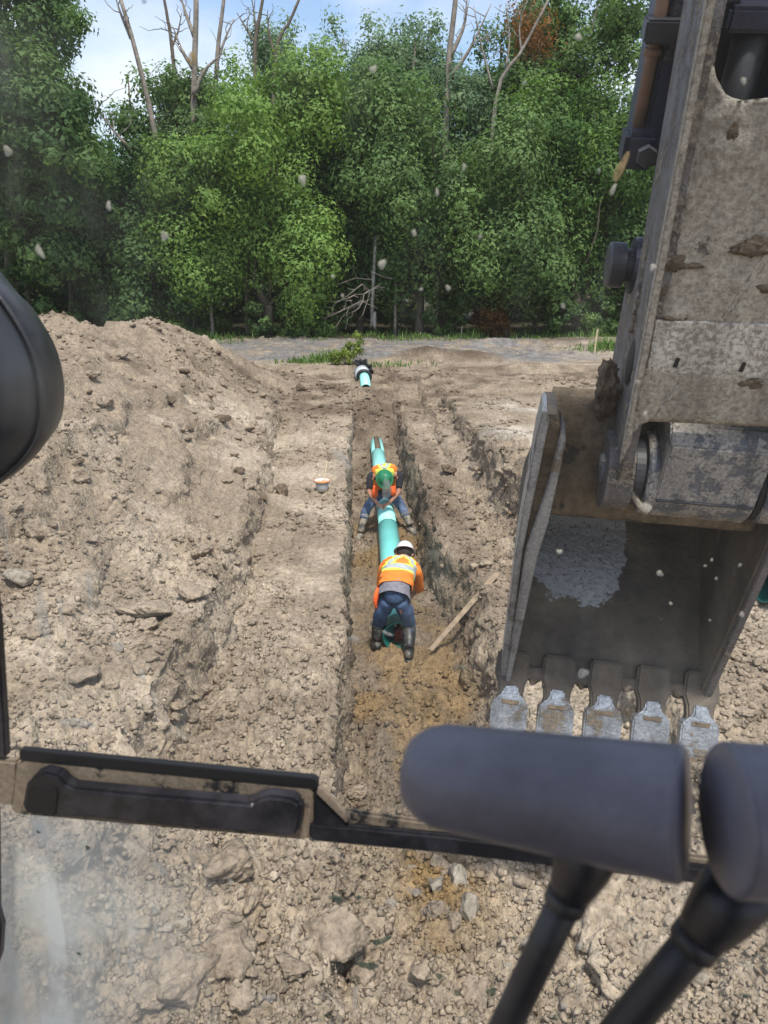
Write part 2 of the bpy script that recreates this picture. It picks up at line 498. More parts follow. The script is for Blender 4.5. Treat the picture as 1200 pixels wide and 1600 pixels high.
M['dark_blue'] = muddy_metal('dark blue machine paint', (0.025, 0.03, 0.06), (0.12, 0.10, 0.10), 0.32, 3.0, 0.004, 0.45, 0.2, 40)
M['rust_pipe'] = simple('rusty steel pipe', (0.10, 0.055, 0.035), 0.8, scale=8, col2=(0.20, 0.12, 0.08))
M['dark_steel'] = simple('dark greasy steel', (0.03, 0.03, 0.035), 0.5, var=0.4, scale=9)
M['rubber'] = simple('grey violet rubber', (0.125, 0.123, 0.150), 0.42, var=0.2, scale=14, bump=0.0008, bscale=160, spec=0.4)
M['lever_steel'] = simple('black lever steel', (0.022, 0.022, 0.025), 0.5, scale=16, col2=(0.07, 0.066, 0.065), lo=0.48, hi=0.7)
M['cab_black'] = simple('black cab plastic', (0.010, 0.010, 0.013), 0.42, scale=16, col2=(0.045, 0.043, 0.05), lo=0.45, hi=0.72, bump=0.0004, bscale=200)
M['cab_dusty'] = muddy_metal('dusty cab frame', (0.025, 0.024, 0.024), (0.22, 0.175, 0.125), 0.62, 14.0, 0.0008, 0.5, 0.0, 120, mud2=(0.12, 0.095, 0.07))
M['seal'] = simple('rubber seal', (0.006, 0.006, 0.007), 0.6)
M['mirror_black'] = simple('glossy black housing', (0.02, 0.022, 0.028), 0.28, var=0.2, scale=6)

# bucket interior: dark mud, with one patch scoured to bare steel
def bucket_inner():
    m, n, l, p = new_mat('scoured bucket inside')
    tc = n.new('ShaderNodeTexCoord'); sx = n.new('ShaderNodeSeparateXYZ'); l.new(tc.outputs['Object'], sx.inputs[0])
    def mth(op, a, c, clamp=False):
        q = n.new('ShaderNodeMath'); q.operation = op; q.use_clamp = clamp
        for i, v in enumerate((a, c)):
            if v is None: continue
            if isinstance(v, (int, float)): q.inputs[i].default_value = v
            else: l.new(v, q.inputs[i])
        return q.outputs[0]
    def noise(sc, det=6, ro=0.6):
        q = n.new('ShaderNodeTexNoise'); q.inputs['Scale'].default_value = sc; q.inputs['Detail'].default_value = det; q.inputs['Roughness'].default_value = ro
        l.new(tc.outputs['Object'], q.inputs['Vector']); return q.outputs['Fac']
    ax = mth('POWER', mth('ABSOLUTE', mth('DIVIDE', mth('SUBTRACT', sx.outputs['X'], 0.36), 0.27), None), 3.0)
    ay = mth('POWER', mth('MAXIMUM', mth('DIVIDE', mth('SUBTRACT', 0.80, sx.outputs['Y']), 0.42), 0.0), 3.0)
    d = mth('ADD', mth('ADD', ax, ay), mth('MULTIPLY', mth('SUBTRACT', noise(9, 9, 0.68), 0.5), 1.9))
    patch = n.new('ShaderNodeMapRange'); patch.inputs['From Min'].default_value = 1.03; patch.inputs['From Max'].default_value = 0.97; l.new(d, patch.inputs['Value'])
    pit = n.new('ShaderNodeMapRange'); pit.inputs['From Min'].default_value = 0.36; pit.inputs['From Max'].default_value = 0.42; l.new(noise(46, 5, 0.65), pit.inputs['Value'])
    sc_ = n.new('ShaderNodeMapRange'); sc_.inputs['From Min'].default_value = 0.66; sc_.inputs['From Max'].default_value = 0.70; l.new(noise(7, 8, 0.7), sc_.inputs['Value'])
    bare = mth('ADD', mth('MULTIPLY', patch.outputs['Result'], pit.outputs['Result']), mth('MULTIPLY', sc_.outputs['Result'], 0.6), True)
    mud = n.new('ShaderNodeMix'); mud.data_type = 'RGBA'; mud.inputs['A'].default_value = (0.05, 0.044, 0.040, 1); mud.inputs['B'].default_value = (0.165, 0.135, 0.105, 1)
    mr = n.new('ShaderNodeMapRange'); mr.inputs['From Min'].default_value = 0.35; mr.inputs['From Max'].default_value = 0.68; l.new(noise(3.2, 8, 0.66), mr.inputs['Value']); l.new(mr.outputs['Result'], mud.inputs['Factor'])
    st = n.new('ShaderNodeMix'); st.data_type = 'RGBA'; st.inputs['A'].default_value = (0.18, 0.19, 0.21, 1); st.inputs['B'].default_value = (0.46, 0.47, 0.50, 1); l.new(noise(26, 6), st.inputs['Factor'])
    mx = n.new('ShaderNodeMix'); mx.data_type = 'RGBA'
    l.new(bare, mx.inputs['Factor']); l.new(mud.outputs['Result'], mx.inputs['A']); l.new(st.outputs['Result'], mx.inputs['B'])
    l.new(mx.outputs['Result'], p.inputs['Base Color'])
    l.new(mth('MULTIPLY', bare, 0.5), p.inputs['Metallic'])
    l.new(mth('SUBTRACT', 0.8, mth('MULTIPLY', bare, 0.38)), p.inputs['Roughness'])
    bp = n.new('ShaderNodeBump'); bp.inputs['Distance'].default_value = 0.012; l.new(noise(24, 7, 0.7), bp.inputs['Height']); l.new(bp.outputs['Normal'], p.inputs['Normal'])
    return m
M['bucket_in'] = bucket_inner()

# ================================================================== GROUND
def xb2(Y):                              # foot of the second bench on the left
    return -1.40 - 0.70 * sst(Y, 12.0, 22.0)

def heights(X, Y, fine=True):
    near = 1 - sst(Y, 4.1, 5.6)          # heap of loose fill below the cab
    far = sst(Y, 24.5, 28.5)
    e1 = 0.09 * fbm(X * 0.6, Y * 0.8, 4, 3) + 0.06 * fbm(X * 2.5, Y * 3.0, 3, 9)
    e2 = 0.22 * fbm(X * 0.35, Y * 0.55, 4, 21) + 0.10 * fbm(X * 2.2, Y * 2.2, 3, 25)
    e3 = 0.15 * fbm(X * 0.5 + 7, Y * 0.7, 4, 33) + 0.07 * fbm(X * 2.0, Y * 2.0, 3, 37)
    z0 = 1.02 * sst(Y, 18.0, 25.0) + 0.42 * near + 0.05 * fbm(X * 0.8, Y * 0.8, 3, 41)
    z0 = z0 + (0.07 + 0.13 * sst(Y, 8.2, 12.3)) * np.exp(-((X - 0.48) / 0.24) ** 2) * sst(Y, 7.9, 8.3) * (1 - sst(Y, 19.2, 20.0))
    b1 = 0.68 + 0.44 * sst(Y, 19.0, 26.0) + 0.06 * fbm(X * 0.7, Y * 0.5, 3, 44)
    b2 = 1.16 + 0.02 * sst(Y, 20, 26) + 0.10 * fbm(X * 0.6, Y * 0.6, 3, 47)
    rb = 0.68 + 0.47 * sst(Y, 21.0, 27.0) + 0.05 * fbm(X * 0.8, Y * 0.6, 3, 51)
    g = 1.20 + 0.10 * fbm(X * 0.35, Y * 0.35, 4, 55)
    # left side
    l1 = sst(-(X + e1), 0.12, 0.22)
    l2 = sst(-(X + e2 - xb2(Y)), 0.0, 0.30)
    z = z0 + (b1 - z0) * l1
    z = z + (b2 - z) * l2
    # spoil heap along the left
    t = np.clip((-X - 2.0 - 0.25 * sst(Y, 12, 22) - 0.7 * fbm(Y * 0.3, X * 0.1, 3, 61)) / 3.8, 0, 1.5)
    prof = np.where(t < 1, np.sin(np.clip(t, 0, 1) * math.pi / 2) ** 1.25, 1 - 0.15 * (t - 1))
    along = sst(Y, 4.0, 16.0) * (1 - sst(Y, 23.0, 28.5)) * (1 - 0.35 * sst(-X, 10, 16))
    z = z + (1.92 + 0.5 * fbm(X * 0.3, Y * 0.3, 4, 65)) * prof * along * (-X > 2)
    z = z + 0.30 * fbm(X * 1.3, Y * 1.3, 4, 67) * prof * along * (-X > 2)
    # ledges left by the bucket, parallel to the trench
    for lx, lh, sd in ((-2.75, 0.20, 5), (-3.7, 0.22, 6), (-4.9, 0.16, 8)):
        w_ = X - lx + 0.55 * fbm(Y * 0.35, X * 0.2, 3, 160 + sd) + 0.12 * fbm(X * 2, Y * 2, 3, 170 + sd)
        z = z + lh * (sst(-w_, 0.0, 0.16) - sst(-w_, 0.16, 1.3)) * (1 - sst(Y, 15, 22)) * sst(Y, 3, 5) * np.clip(0.6 + 1.6 * fbm(Y * 0.4 + lx, lx, 2, 180), 0, 1)
    z = z + 0.10 * fbm(X * 5.0, Y * 0.45, 3, 190) * sst(-X, 0.3, 0.8) * (1 - sst(Y, 18, 24))
    z = z + 0.07 * fbm(X * 6.0, Y * 0.5, 3, 195) * sst(X, 1.2, 1.6) * (1 - sst(X, 6, 9)) * (1 - sst(Y, 20, 24))
    # near side of the left bench is raised too
    z = z + 0.30 * sst(-X, 2.2, 4.5) * (1 - sst(Y, 8, 14))
    # right side
    wide = sst(Y, 4.5, 6.0) * (1 - sst(Y, 9.0, 10.5))
    r1 = sst((X + e1 - 1.0 - 0.3 * near - 0.10 * wide) / (1 + 1.6 * wide), 0.0, 0.17)
    r2 = sst(X + e3 - 2.30, 0.0, 0.24)
    z = z + (rb - z) * r1
    z = z + 0.10 * np.exp(-((X + e3 - 1.28) / 0.13) ** 2) * sst(Y, 9, 11) * (1 - far) - 0.10 * np.exp(-((X + e3 - 2.15) / 0.2) ** 2) * sst(Y, 8, 10) * (1 - far)
    ms = sst(X + 0.5 * e3 - 1.85, 0, 0.22) * sst(Y, 14.0, 15.5)
    z = z + 0.26 * ms * (1 - far)
    z = z + (g - z) * r2
    # hollow worn beside the right edge, small heaps beyond
    z = z + 0.28 * np.exp(-((X - 3.0) / 0.7) ** 2 - ((Y - 13) / 3.0) ** 2)
    # loose fill flattens the right bank close to the machine
    z = z * (1 - near * r1 * 0.55) + near * r1 * 0.55 * 0.62
    # far ground
    gf = 1.20 + 0.05 * fbm(X * 0.2, Y * 0.2, 3, 71)
    z = z * (1 - far * (np.abs(X) < 60)) + gf * far * (np.abs(X) < 60)
    for cx, cy, sx, sy, hh in ((2.6, 30.5, 1.2, 0.8, 0.50), (4.6, 30.0, 1.5, 0.6, 0.40), (6.3, 27.3, 1.6, 0.6, 0.28), (10.5, 37, 3.2, 1.4, 0.30),
                               (14.5, 36.0, 3.5, 1.5, 0.28), (6.5, 36.5, 2.0, 0.9, 0.3), (-1.6, 27.2, 1.6, 0.7, 0.25), (5.2, 22.5, 2.2, 0.8, 0.22)):
        z = z + hh * np.exp(-((X - cx) / sx) ** 2 - ((Y - cy) / sy) ** 2)
    z = np.where((Y > 44) | (np.abs(X) > 45), z * 0 + 1.2 + 0.12 * fbm(X * 0.1, Y * 0.1, 3, 77), z)
    if not fine:
        return z
    # clods and crumbs
    road = sst(Y, 29.5, 31) * (1 - sst(Y, 39.5, 41))
    loose = np.clip(0.38 + 1.8 * fbm(X * 0.45, Y * 0.45, 3, 81), 0.08, 1.2)
    loose = np.maximum(loose, 1.15 * near)
    loose = np.maximum(loose, 0.85 * (X > -0.15) * (X < 1.3))
    loose = np.maximum(loose, 0.6 * (X < -2.6) * sst(Y, 7, 10))
    loose = loose * (1 - 0.3 * road)
    flat_l = (X < -0.2) * (X > xb2(Y) + 0.1) * 0.35
    loose = np.clip(loose - flat_l * sst(Y, 8, 10), 0.15, 1.3)
    wx, wy = X + 0.05 * fbm(X * 6, Y * 6, 2, 90), Y + 0.05 * fbm(X * 6, Y * 6, 2, 95)
    d1, i1 = worley(wx * 3.2, wy * 3.2, 101)
    d2, i2 = worley(wx * 8.5, wy * 8.5, 111)
    big = np.clip(0.55 - d1, 0, 1) * np.clip(i1 * 2.2 - 1.15, 0, 1)
    mid = np.clip(0.62 - d2, 0, 1) * np.clip(i2 * 1.6 - 0.5, 0, 1)
    edge = np.exp(-((X + 0.17) / 0.16) ** 2) + np.exp(-((X - xb2(Y) + 0.05) / 0.2) ** 2)
    loose = loose * (1 - 0.6 * np.clip(edge, 0, 1) * sst(Y, 6.8, 8))
    z = z + loose * (0.22 * big + 0.040 * mid)
    z = z + loose * 0.105 * fbm(X * 3.3, Y * 3.3, 3, 121)
    rg = np.abs(fbm(X * 7.0, Y * 7.0, 3, 131))
    z = z + (0.25 + 0.75 * loose) * (0.075 * (0.22 - rg) + 0.055 * fbm(X * 15, Y * 15, 3, 136))
    z = z + (0.45 + 0.55 * loose) * 0.034 * fbm(X * 34, Y * 34, 3, 141)
    return z

def soil_colour(X, Y, Z):
    n1 = fbm(X * 0.5, Y * 0.5, 4, 201)[..., None]
    n2 = fbm(X * 1.8, Y * 1.8, 4, 211)[..., None]
    dry = np.array([0.275, 0.218, 0.158]); pale = np.array([0.395, 0.325, 0.245]); damp = np.array([0.135, 0.100, 0.070])
    orange = np.array([0.26, 0.175, 0.085]); chalk = np.array([0.50, 0.455, 0.39]); gravel = np.array([0.175, 0.165, 0.158])
    litter = np.array([0.06, 0.055, 0.032])
    c = dry + (pale - dry) * np.clip(0.25 + 1.5 * n1 + 1.2 * n2, 0, 1)
    def mixc(c, col, f):
        return c + (col - c) * np.clip(f, 0, 1)[..., None]
    inside = sst(X, -0.25, 0.0) * (1 - sst(X, 1.0, 1.45)) * (1 - sst(Y, 22, 26)) * sst(Y, 4.4, 5.6)
    f1 = n1[..., 0]; f2 = n2[..., 0]
    c = mixc(c, damp, inside * (0.75 + 0.9 * f2))
    c = mixc(c, orange, inside * (1 - sst(Y, 12, 18)) * np.clip(0.22 + 3.0 * f2 + 0.8 * f1, 0, 1) * 0.7)
    # damp lower banks on the right
    c = mixc(c, damp, sst(X, 1.0, 1.2) * (1 - sst(X, 1.5, 1.9)) * sst(Y, 7.5, 9) * (1 - sst(Y, 16, 20)) * (0.55 + 1.2 * f2))
    c = mixc(c, damp, sst(X, 2.2, 2.4) * (1 - sst(X, 2.7, 3.1)) * sst(Y, 9, 11) * (1 - sst(Y, 20, 23)) * (0.45 + 1.4 * f2))
    c = mixc(c, damp, sst(Y, 19.5, 21.5) * (1 - sst(Y, 27.5, 29.5)) * (X > -4) * (0.40 + 1.4 * f2))
    c = mixc(c, damp * 1.1, (X < -3.6) * sst(Y, 10, 14) * (0.18 + 1.6 * f2 + 0.9 * f1))
    # sandy pocket in the loose fill
    c = mixc(c, orange, np.exp(-((X - 0.55) / 0.35) ** 2 - ((Y - 4.3) / 0.7) ** 2) * (0.6 + 2 * f2))
    # chalky dust on the right bank
    c = mixc(c, chalk, np.exp(-((X - 6.8) / 2.6) ** 2 - ((Y - 19.3) / 0.9) ** 2) * (0.9 + 2.5 * f2))
    c = mixc(c, chalk, np.exp(-((X - 3.6) / 1.0) ** 2 - ((Y - 14.5) / 2.0) ** 2) * (0.35 + 1.8 * f2))
    c = mixc(c, pale, np.exp(-((X - 4.4) / 1.2) ** 2 - ((Y - 7.0) / 1.5) ** 2))
    # gravel road, verge
    road = sst(Y + 1.5 * f1, 29.0, 30.5) * (1 - sst(X, 6, 12) * 0.85)
    c = mixc(c, gravel, road * (0.85 + 1.4 * f2 + 0.8 * f1))
    c = c * (1 + 0.5 * (fbm(X * 5, Y * 5, 3, 231) * sst(Y, 27, 30))[..., None])
    c = mixc(c, damp * 0.8, sum(np.exp(-((X - a) / s) ** 2 - ((Y - b) / 0.6) ** 2) for a, b, s in ((2.6, 30.3, 1.0), (4.5, 29.8, 1.1), (10.0, 36.6, 2.0))))
    c = mixc(c, litter, sst(Y + 2 * f1, 40.5, 42.5))
    return c

def axis(parts):
    out = []
    for a, b, n in parts:
        out.append(np.linspace(a, b, n, endpoint=False))
    return np.concatenate(out)
gx = np.concatenate([-np.geomspace(600, 16, 30)[:-1], -np.geomspace(16, 3.2, 170)[:-1], np.linspace(-3.2, -2.6, 26)[:-1], np.linspace(-2.6, 3.2, 440)[:-1], np.linspace(3.2, 4.2, 50)[:-1],
                     np.geomspace(4.2, 17, 110)[:-1], np.geomspace(17, 600, 30)])
gy = np.concatenate([-np.geomspace(300, 1, 14), np.linspace(0, 2.4, 10)[:-1], np.geomspace(2.4, 30, 450)[:-1], np.geomspace(30, 46, 60)[:-1], np.geomspace(46, 900, 26)])
GX, GY = np.meshgrid(gx, gy)
GZ = heights(GX, GY)
GZb = heights(GX, GY, False)
sl = np.abs(np.gradient(GZb, axis=1) / np.gradient(GX, axis=1))
sl = np.clip((sl - 0.45) / 1.2, 0, 1) * (np.abs(GX) < 6) * (GY > 3) * (GY < 30)
GXD = GX + sl * (0.11 * fbm(GY * 2.6, GZb * 5, 3, 801) + 0.08 * fbm(GY * 9, GZb * 11, 3, 811))
GYD = GY + sl * 0.10 * fbm(GX * 5 + GZb * 6, GY * 5, 3, 821)
GC = soil_colour(GX, GY, GZ)
nx, ny = len(gx), len(gy)
idx = np.arange(nx * ny).reshape(ny, nx)
GF = np.stack([idx[:-1, :-1], idx[:-1, 1:], idx[1:, 1:], idx[1:, :-1]], -1).reshape(-1, 4)
GV = np.stack([GXD, GYD, GZ], -1).reshape(-1, 3)
add('ground', np_mesh('ground', GV, GF, GC.reshape(-1, 3), smooth=True), M['soil'], kind='structure')

def gz(x, y):
    return float(heights(np.array([float(x)]), np.array([float(y)]))[0])
def gzs(x, y):
    return heights(np.asarray(x, float), np.asarray(y, float))

def ground_at(px, py):
    """where the sight line through a photo pixel meets the ground"""
    d = ray(px, py)
    s = np.geomspace(2.5, 60, 1500)
    P = C0 + d[None] * s[:, None]
    h = heights(P[:, 0], P[:, 1], False)
    k = np.argmax(P[:, 2] < h)
    p = P[k]
    return np.array([p[0], p[1], gz(p[0], p[1])])

# ------------------------------------------------------------------ clods
def rock_mesh(seed, sub=2, rough=0.35, flat=0.75):
    bm = bmesh.new()
    bmesh.ops.create_icosphere(bm, subdivisions=sub, radius=1.0)
    r = np.random.default_rng(seed)
    dirs = r.normal(size=(11, 3)); dirs /= np.linalg.norm(dirs, axis=1)[:, None]
    offs = r.uniform(0.48, 0.92, 11)
    co = np.array([v.co[:] for v in bm.verts])
    t = np.maximum(co @ dirs.T, 1e-6)
    k = np.minimum(1.0, (offs[None] / t).min(1))
    a, c = co[:, 0] + 0.6 * co[:, 2] + seed * 1.7, co[:, 1] - 0.5 * co[:, 2] + seed * 0.9
    k = k * (1 + rough * (0.45 * fbm(a * 1.6, c * 1.6, 3, seed) + 0.30 * fbm(a * 5, c * 5, 3, seed + 3)))
    co = co * k[:, None] * np.array([1, 1, flat])
    for v, q in zip(bm.verts, co): v.co = Vector(q)
    me = bpy.data.meshes.new('rock')
    bm.to_mesh(me); bm.free()
    me.polygons.foreach_set('use_smooth', np.ones(len(me.polygons), bool))
    return me
CLODS = [rock_mesh(100 + k, 4, 0.9) for k in range(8)]
for m_ in CLODS: m_.materials.append(M['clod'])
CLODS_D = [m_.copy() for m_ in CLODS[:4]]
for m_ in CLODS_D: m_.materials[0] = M['clod_dark']
STONES = [rock_mesh(300 + k, 4, 0.35, 0.7) for k in range(4)]
for m_ in STONES: m_.materials.append(M['stone'])
SLABS = [rock_mesh(340 + k, 4, 0.6, 0.28) for k in range(3)]
for m_ in SLABS: m_.materials.append(M['clod'])

def put(me, name, p, size, label, cat, group=None, sink=0.25, rot=None, sc=(1, 1, 1), kind=None):
    o = bpy.data.objects.new(name, me); COL.objects.link(o)
    o.location = (float(p[0]), float(p[1]), float(p[2]) + size * sc[2] * (0.6 - sink))
    o.rotation_euler = rot if rot is not None else (random.uniform(-0.4, 0.4), random.uniform(-0.4, 0.4), random.uniform(0, 6.28))
    o.scale = (size * sc[0], size * sc[1], size * sc[2])
    return tag(o, label, cat, group, kind)

big = [  # single clods and stones one can point to: pixel, radius in metres, mesh, label
    (362, 1375, 0.19, CLODS[0], 'large pyramid shaped clod with a white chip below the window handle', 'soil_clod', 'clod'),
    (716, 1388, 0.10, STONES[0], 'pale round lump of the stone cluster under the left lever grip', 'stone', 'stone'),
    (690, 1360, 0.075, CLODS[2], 'brownish lump at the upper left of the stone cluster beneath the lever grip', 'soil_clod', 'clod'),
    (682, 1402, 0.07, STONES[1], 'small pale stone at the lower edge of the cluster beneath the lever grip', 'stone', 'stone'),
    (30, 912, 0.15, STONES[2], 'rounded brown stone at the left edge below the black mirror', 'stone', 'stone'),
    (230, 968, 0.30, SLABS[0], 'overhanging crust slab on the left bench with a dark gap beneath', 'crust_slab', 'soil crust'),
    (130, 1062, 0.16, SLABS[1], 'flat pale stone flake lying alone on the left bench', 'stone_flake', 'stone'),
    (318, 868, 0.14, CLODS[3], 'upright clod on the edge of the upper left bench', 'soil_clod', 'clod'),
    (300, 935, 0.20, SLABS[2], 'tilted crust flake beside the overhanging slab on the left bench', 'crust_slab', 'soil crust'),
    (285, 1545, 0.22, CLODS[4], 'biggest clod at the bottom of the picture, lower left', 'soil_clod', 'clod'),
    (365, 1500, 0.17, CLODS[5], 'flat brown clod with ochre side above the biggest clod', 'soil_clod', 'clod'),
    (520, 1462, 0.20, CLODS[6], 'crumbling tan clod in the middle of the loose fill', 'soil_clod', 'clod'),
    (60, 838, 0.17, CLODS[7], 'pale clod on the left slope above the rounded stone', 'soil_clod', 'clod'),
    (560, 1245, 0.10, CLODS[1], 'grey clod on the trench floor just above the window bar', 'soil_clod', 'clod'),
    (470, 610, 0.20, CLODS_D[0], 'dark clod at the far foot of the spoil heap', 'soil_clod', 'clod'),
    (440, 770, 0.14, CLODS_D[1], 'dark clod on the left bench beside the white tub', 'soil_clod', 'clod'),
    (738, 1265, 0.10, CLODS_D[2], 'damp clod half hidden behind the left lever grip', 'soil_clod', 'clod'),
    (700, 745, 0.15, CLODS_D[3], 'low damp clod on the right bench beside the far worker', 'soil_clod', 'clod'),
    (790, 742, 0.18, CLODS[2], 'pale clod near the edge of the right bank beside the bucket', 'soil_clod', 'clod'),
]
for px, py, s, me, lab, nm, ct in big:
    put(me, nm, ground_at(px, py), s, lab, ct)

def scatter(n, region, size, meshes, name, label, cat, group):
    k = 0; tries = 0
    while k < n and tries < n * 20:
        tries += 1
        px, py = random.uniform(region[0], region[2]), random.uniform(region[1], region[3])
        p = ground_at(px, py)
        if -0.3 < p[0] < 1.4 and 8.5 < p[1] < 21: continue
        s = size[0] + (size[1] - size[0]) * random.random() ** 2.2
        put(random.choice(meshes), name, p, s, label, cat, group, sc=(random.uniform(0.8, 1.3), random.uniform(0.8, 1.2), random.uniform(0.7, 1.05)))
        k += 1
scatter(120, (210, 1310, 1190, 1590), (0.03, 0.10), CLODS + STONES[:1], 'soil_clod', 'small dry clod in the loose fill below the window bar', 'clod', 'loose fill below the cab')
scatter(50, (20, 800, 380, 1150), (0.04, 0.11), CLODS + SLABS[:1], 'soil_clod', 'small clod strewn over the near left bench', 'clod', 'clods on the left bench')
scatter(45, (110, 510, 420, 790), (0.07, 0.17), CLODS + CLODS_D, 'soil_clod', 'clod lying on the flank of the left spoil heap', 'clod', 'clods on the spoil heap')
scatter(25, (1120, 960, 1199, 1160), (0.04, 0.10), CLODS, 'soil_clod', 'small clod on the pale ground right of the bucket', 'clod', 'clods beyond the bucket')
scatter(30, (640, 640, 800, 900), (0.05, 0.12), CLODS + CLODS_D, 'soil_clod', 'clod lying on the right bench between the banks', 'clod', 'clods on the right bench')

# fine crumbs: nobody could count these
def crumbs():
    base = np.array([(0, 0, 1), (1, 0, 0), (0, 1, 0), (-1, 0, 0), (0, -1, 0), (0, 0, -1)], float)
    fb = np.array([(0, 1, 2), (0, 2, 3), (0, 3, 4), (0, 4, 1), (5, 2, 1), (5, 3, 2), (5, 4, 3), (5, 1, 4)])
    n = 64000
    y = 2.9 * np.exp(rng.random(n) ** 1.25 * math.log(27 / 2.9))
    half = 0.52 * y + 0.6
    x = rng.uniform(-1, 1, n) * half + 0.035 * y
    ds = fbm(x * 0.5, y * 0.5, 3, 81) + 0.35 * (y < 8)
    keep = (ds > -0.22 + 0.5 * rng.random(n) * 0.6) & ~((np.abs(x - 0.48) < 0.22) & (y > 9) & (y < 21))
    x, y = x[keep], y[keep]; n = len(x)
    s = (0.005 + 0.028 * rng.random(n) ** 4) * (0.75 + 0.09 * y)
    z = gzs(x, y) + s * 0.25
    jit = rng.uniform(0.55, 1.25, (n, 6, 1))
    an = rng.uniform(0, 6.28, n); ca, sa = np.cos(an), np.sin(an)
    B = base[None] * jit * np.stack([s * rng.uniform(0.8, 1.4, n), s, s * rng.uniform(0.6, 0.95, n)], 1)[:, None, :]
    Xr = B[..., 0] * ca[:, None] - B[..., 1] * sa[:, None]; Yr = B[..., 0] * sa[:, None] + B[..., 1] * ca[:, None]
    V = np.stack([Xr + x[:, None], Yr + y[:, None], B[..., 2] + z[:, None]], -1).reshape(-1, 3)
    F = (fb[None] + (np.arange(n) * 6)[:, None, None]).reshape(-1, 3)
    c = soil_colour(x, y, z) * rng.uniform(0.8, 1.12, (n, 1))
    return np_mesh('soil_crumbs', V, F, np.repeat(c, 6, 0), smooth=False)
add('soil_crumbs', crumbs(), M['soil'], label='fine crumbs and pebbles strewn over the dug soil', cat='soil crumbs', kind='stuff')

# ================================================================== TREES
def leaf_quads(P, Nrm, size, r):
    """one small bent leaf face per point"""
    n = len(P)
    up = r.normal(size=(n, 3)); up -= Nrm * (up * Nrm).sum(1)[:, None]; up /= np.linalg.norm(up, axis=1)[:, None] + 1e-9
    sd = np.cross(Nrm, up)
    L = (size * r.uniform(0.7, 1.3, n))[:, None]; Wd = L * r.uniform(0.5, 0.75, n)[:, None]
    V = np.stack([P - up * L * 0.5 - sd * Wd * 0.42, P - up * L * 0.3 + sd * Wd * 0.6, P + up * L * 0.6], 1).reshape(-1, 3)
    F = np.arange(n * 3).reshape(-1, 3)
    return V, F

def crown_mesh(name, lobes, n_leaf, size, seed, clump=0.75, droop=0.0, base_tint=0.35, nclump=None):
    """lobes: list of (centre, radii); leaves sit in clumps on and inside the lobes"""
    r = np.random.default_rng(seed)
    n_leaf = int(n_leaf * 1.8)
    vols = np.array([np.prod(l[1]) ** (2 / 3) for l in lobes]); vols = vols / vols.sum()
    nclump = nclump or max(40, int(n_leaf / 150))
    li = r.choice(len(lobes), nclump, p=vols)
    d = r.normal(size=(nclump, 3)); d[:, 2] += 0.15; d /= np.linalg.norm(d, axis=1)[:, None]
    rad = r.uniform(0.12, 1.0, nclump) ** 0.5 * (0.86 + 0.34 * r.random(nclump))
    cc = np.array([lobes[i][0] for i in li], float); rr = np.array([lobes[i][1] for i in li], float)
    CP = cc + d * rr * rad[:, None]
    cs = clump * r.uniform(0.55, 1.35, nclump)
    ct = np.clip(base_tint + r.normal(0, 0.20, nclump), 0, 1)
    w = cs ** 2; w /= w.sum()
    ci = r.choice(nclump, n_leaf, p=w)
    e = r.normal(size=(n_leaf, 3)); e /= np.linalg.norm(e, axis=1)[:, None]
    k = r.random(n_leaf) ** 0.5
    P = CP[ci] + e * (cs[ci] * k)[:, None] * np.array([1.05, 1.05, 0.95])
    if droop:
        P[:, 2] -= droop * r.random(n_leaf) ** 2 * cs[ci]
    Nn = e * 0.95 + d[ci] * 0.45 + r.normal(size=(n_leaf, 3)) * 0.30 + np.array([0, 0, 0.25])
    Nn /= np.linalg.norm(Nn, axis=1)[:, None]
    V, F = leaf_quads(P, Nn, size * 0.92, r)
    t = np.clip(ct[ci] + r.normal(0, 0.07, n_leaf), 0, 1)
    return np_mesh(name, V, F, np.repeat(np.repeat(t[:, None], 3, 1), 3, 0)), CP

def limb_path(a, b, bend, r, n=7):
    a, b = np.array(a, float), np.array(b, float)
    t = np.linspace(0, 1, n)[:, None]
    off = np.cumsum(r.normal(0, 1, (n, 3)), 0); off -= off[0] + (off[-1] - off[0]) * t
    return a + (b - a) * t + off * bend * np.linalg.norm(b - a) * 0.12

def tree(base, height, lobes, n_leaf, size, mat, seed, label, trunk_r=0.16, lean=(0, 0), clump=1.0, droop=0.0, tint=0.35, group='trees along the edge of the wood', name='leafy_tree', limbs=9):
    r = np.random.default_rng(seed)
    base = np.array(base, float); base[2] = gz(base[0], base[1]) - 0.1 if abs(base[1]) < 46 else 1.1
    root = empty(name, base, label, 'tree', group)
    L = [((c[0], c[1], c[2]), rr) for c, rr in lobes]
    cm, CP = crown_mesh('crown', L, n_leaf, size, seed + 1, clump, droop, tint)
    top = np.array([lean[0], lean[1], height * 0.86])
    tp = limb_path((0, 0, 0), top, 0.35, r, 9)
    tr = trunk_r * np.linspace(1.15, 0.18, 9); tr[0] *= 1.25
    parts = [tube(tp, tr, 8)]
    pick = r.choice(len(CP), min(limbs, len(CP)), replace=False)
    for k in pick:
        q = CP[k]
        f = np.clip(q[2] / height * r.uniform(0.45, 0.8), 0.12, 0.85)
        s = tp[int(f * 8)]
        lp = limb_path(s, q, 0.5, r, 6)
        parts.append(tube(lp, trunk_r * (1 - f * 0.8) * np.linspace(0.5, 0.08, 6), 6))
    V, F = join(parts)
    add('trunk', py_mesh('trunk', V, F, True), M['bark'], root)
    add('crown', cm, mat, root)
    return root

def T(px, Y):
    d = ray(px, 520); return C0 + d * (Y / d[1])
def TZ(py, Y, px=600):
    return float(WY(px, py, Y)[2]) - 1.1

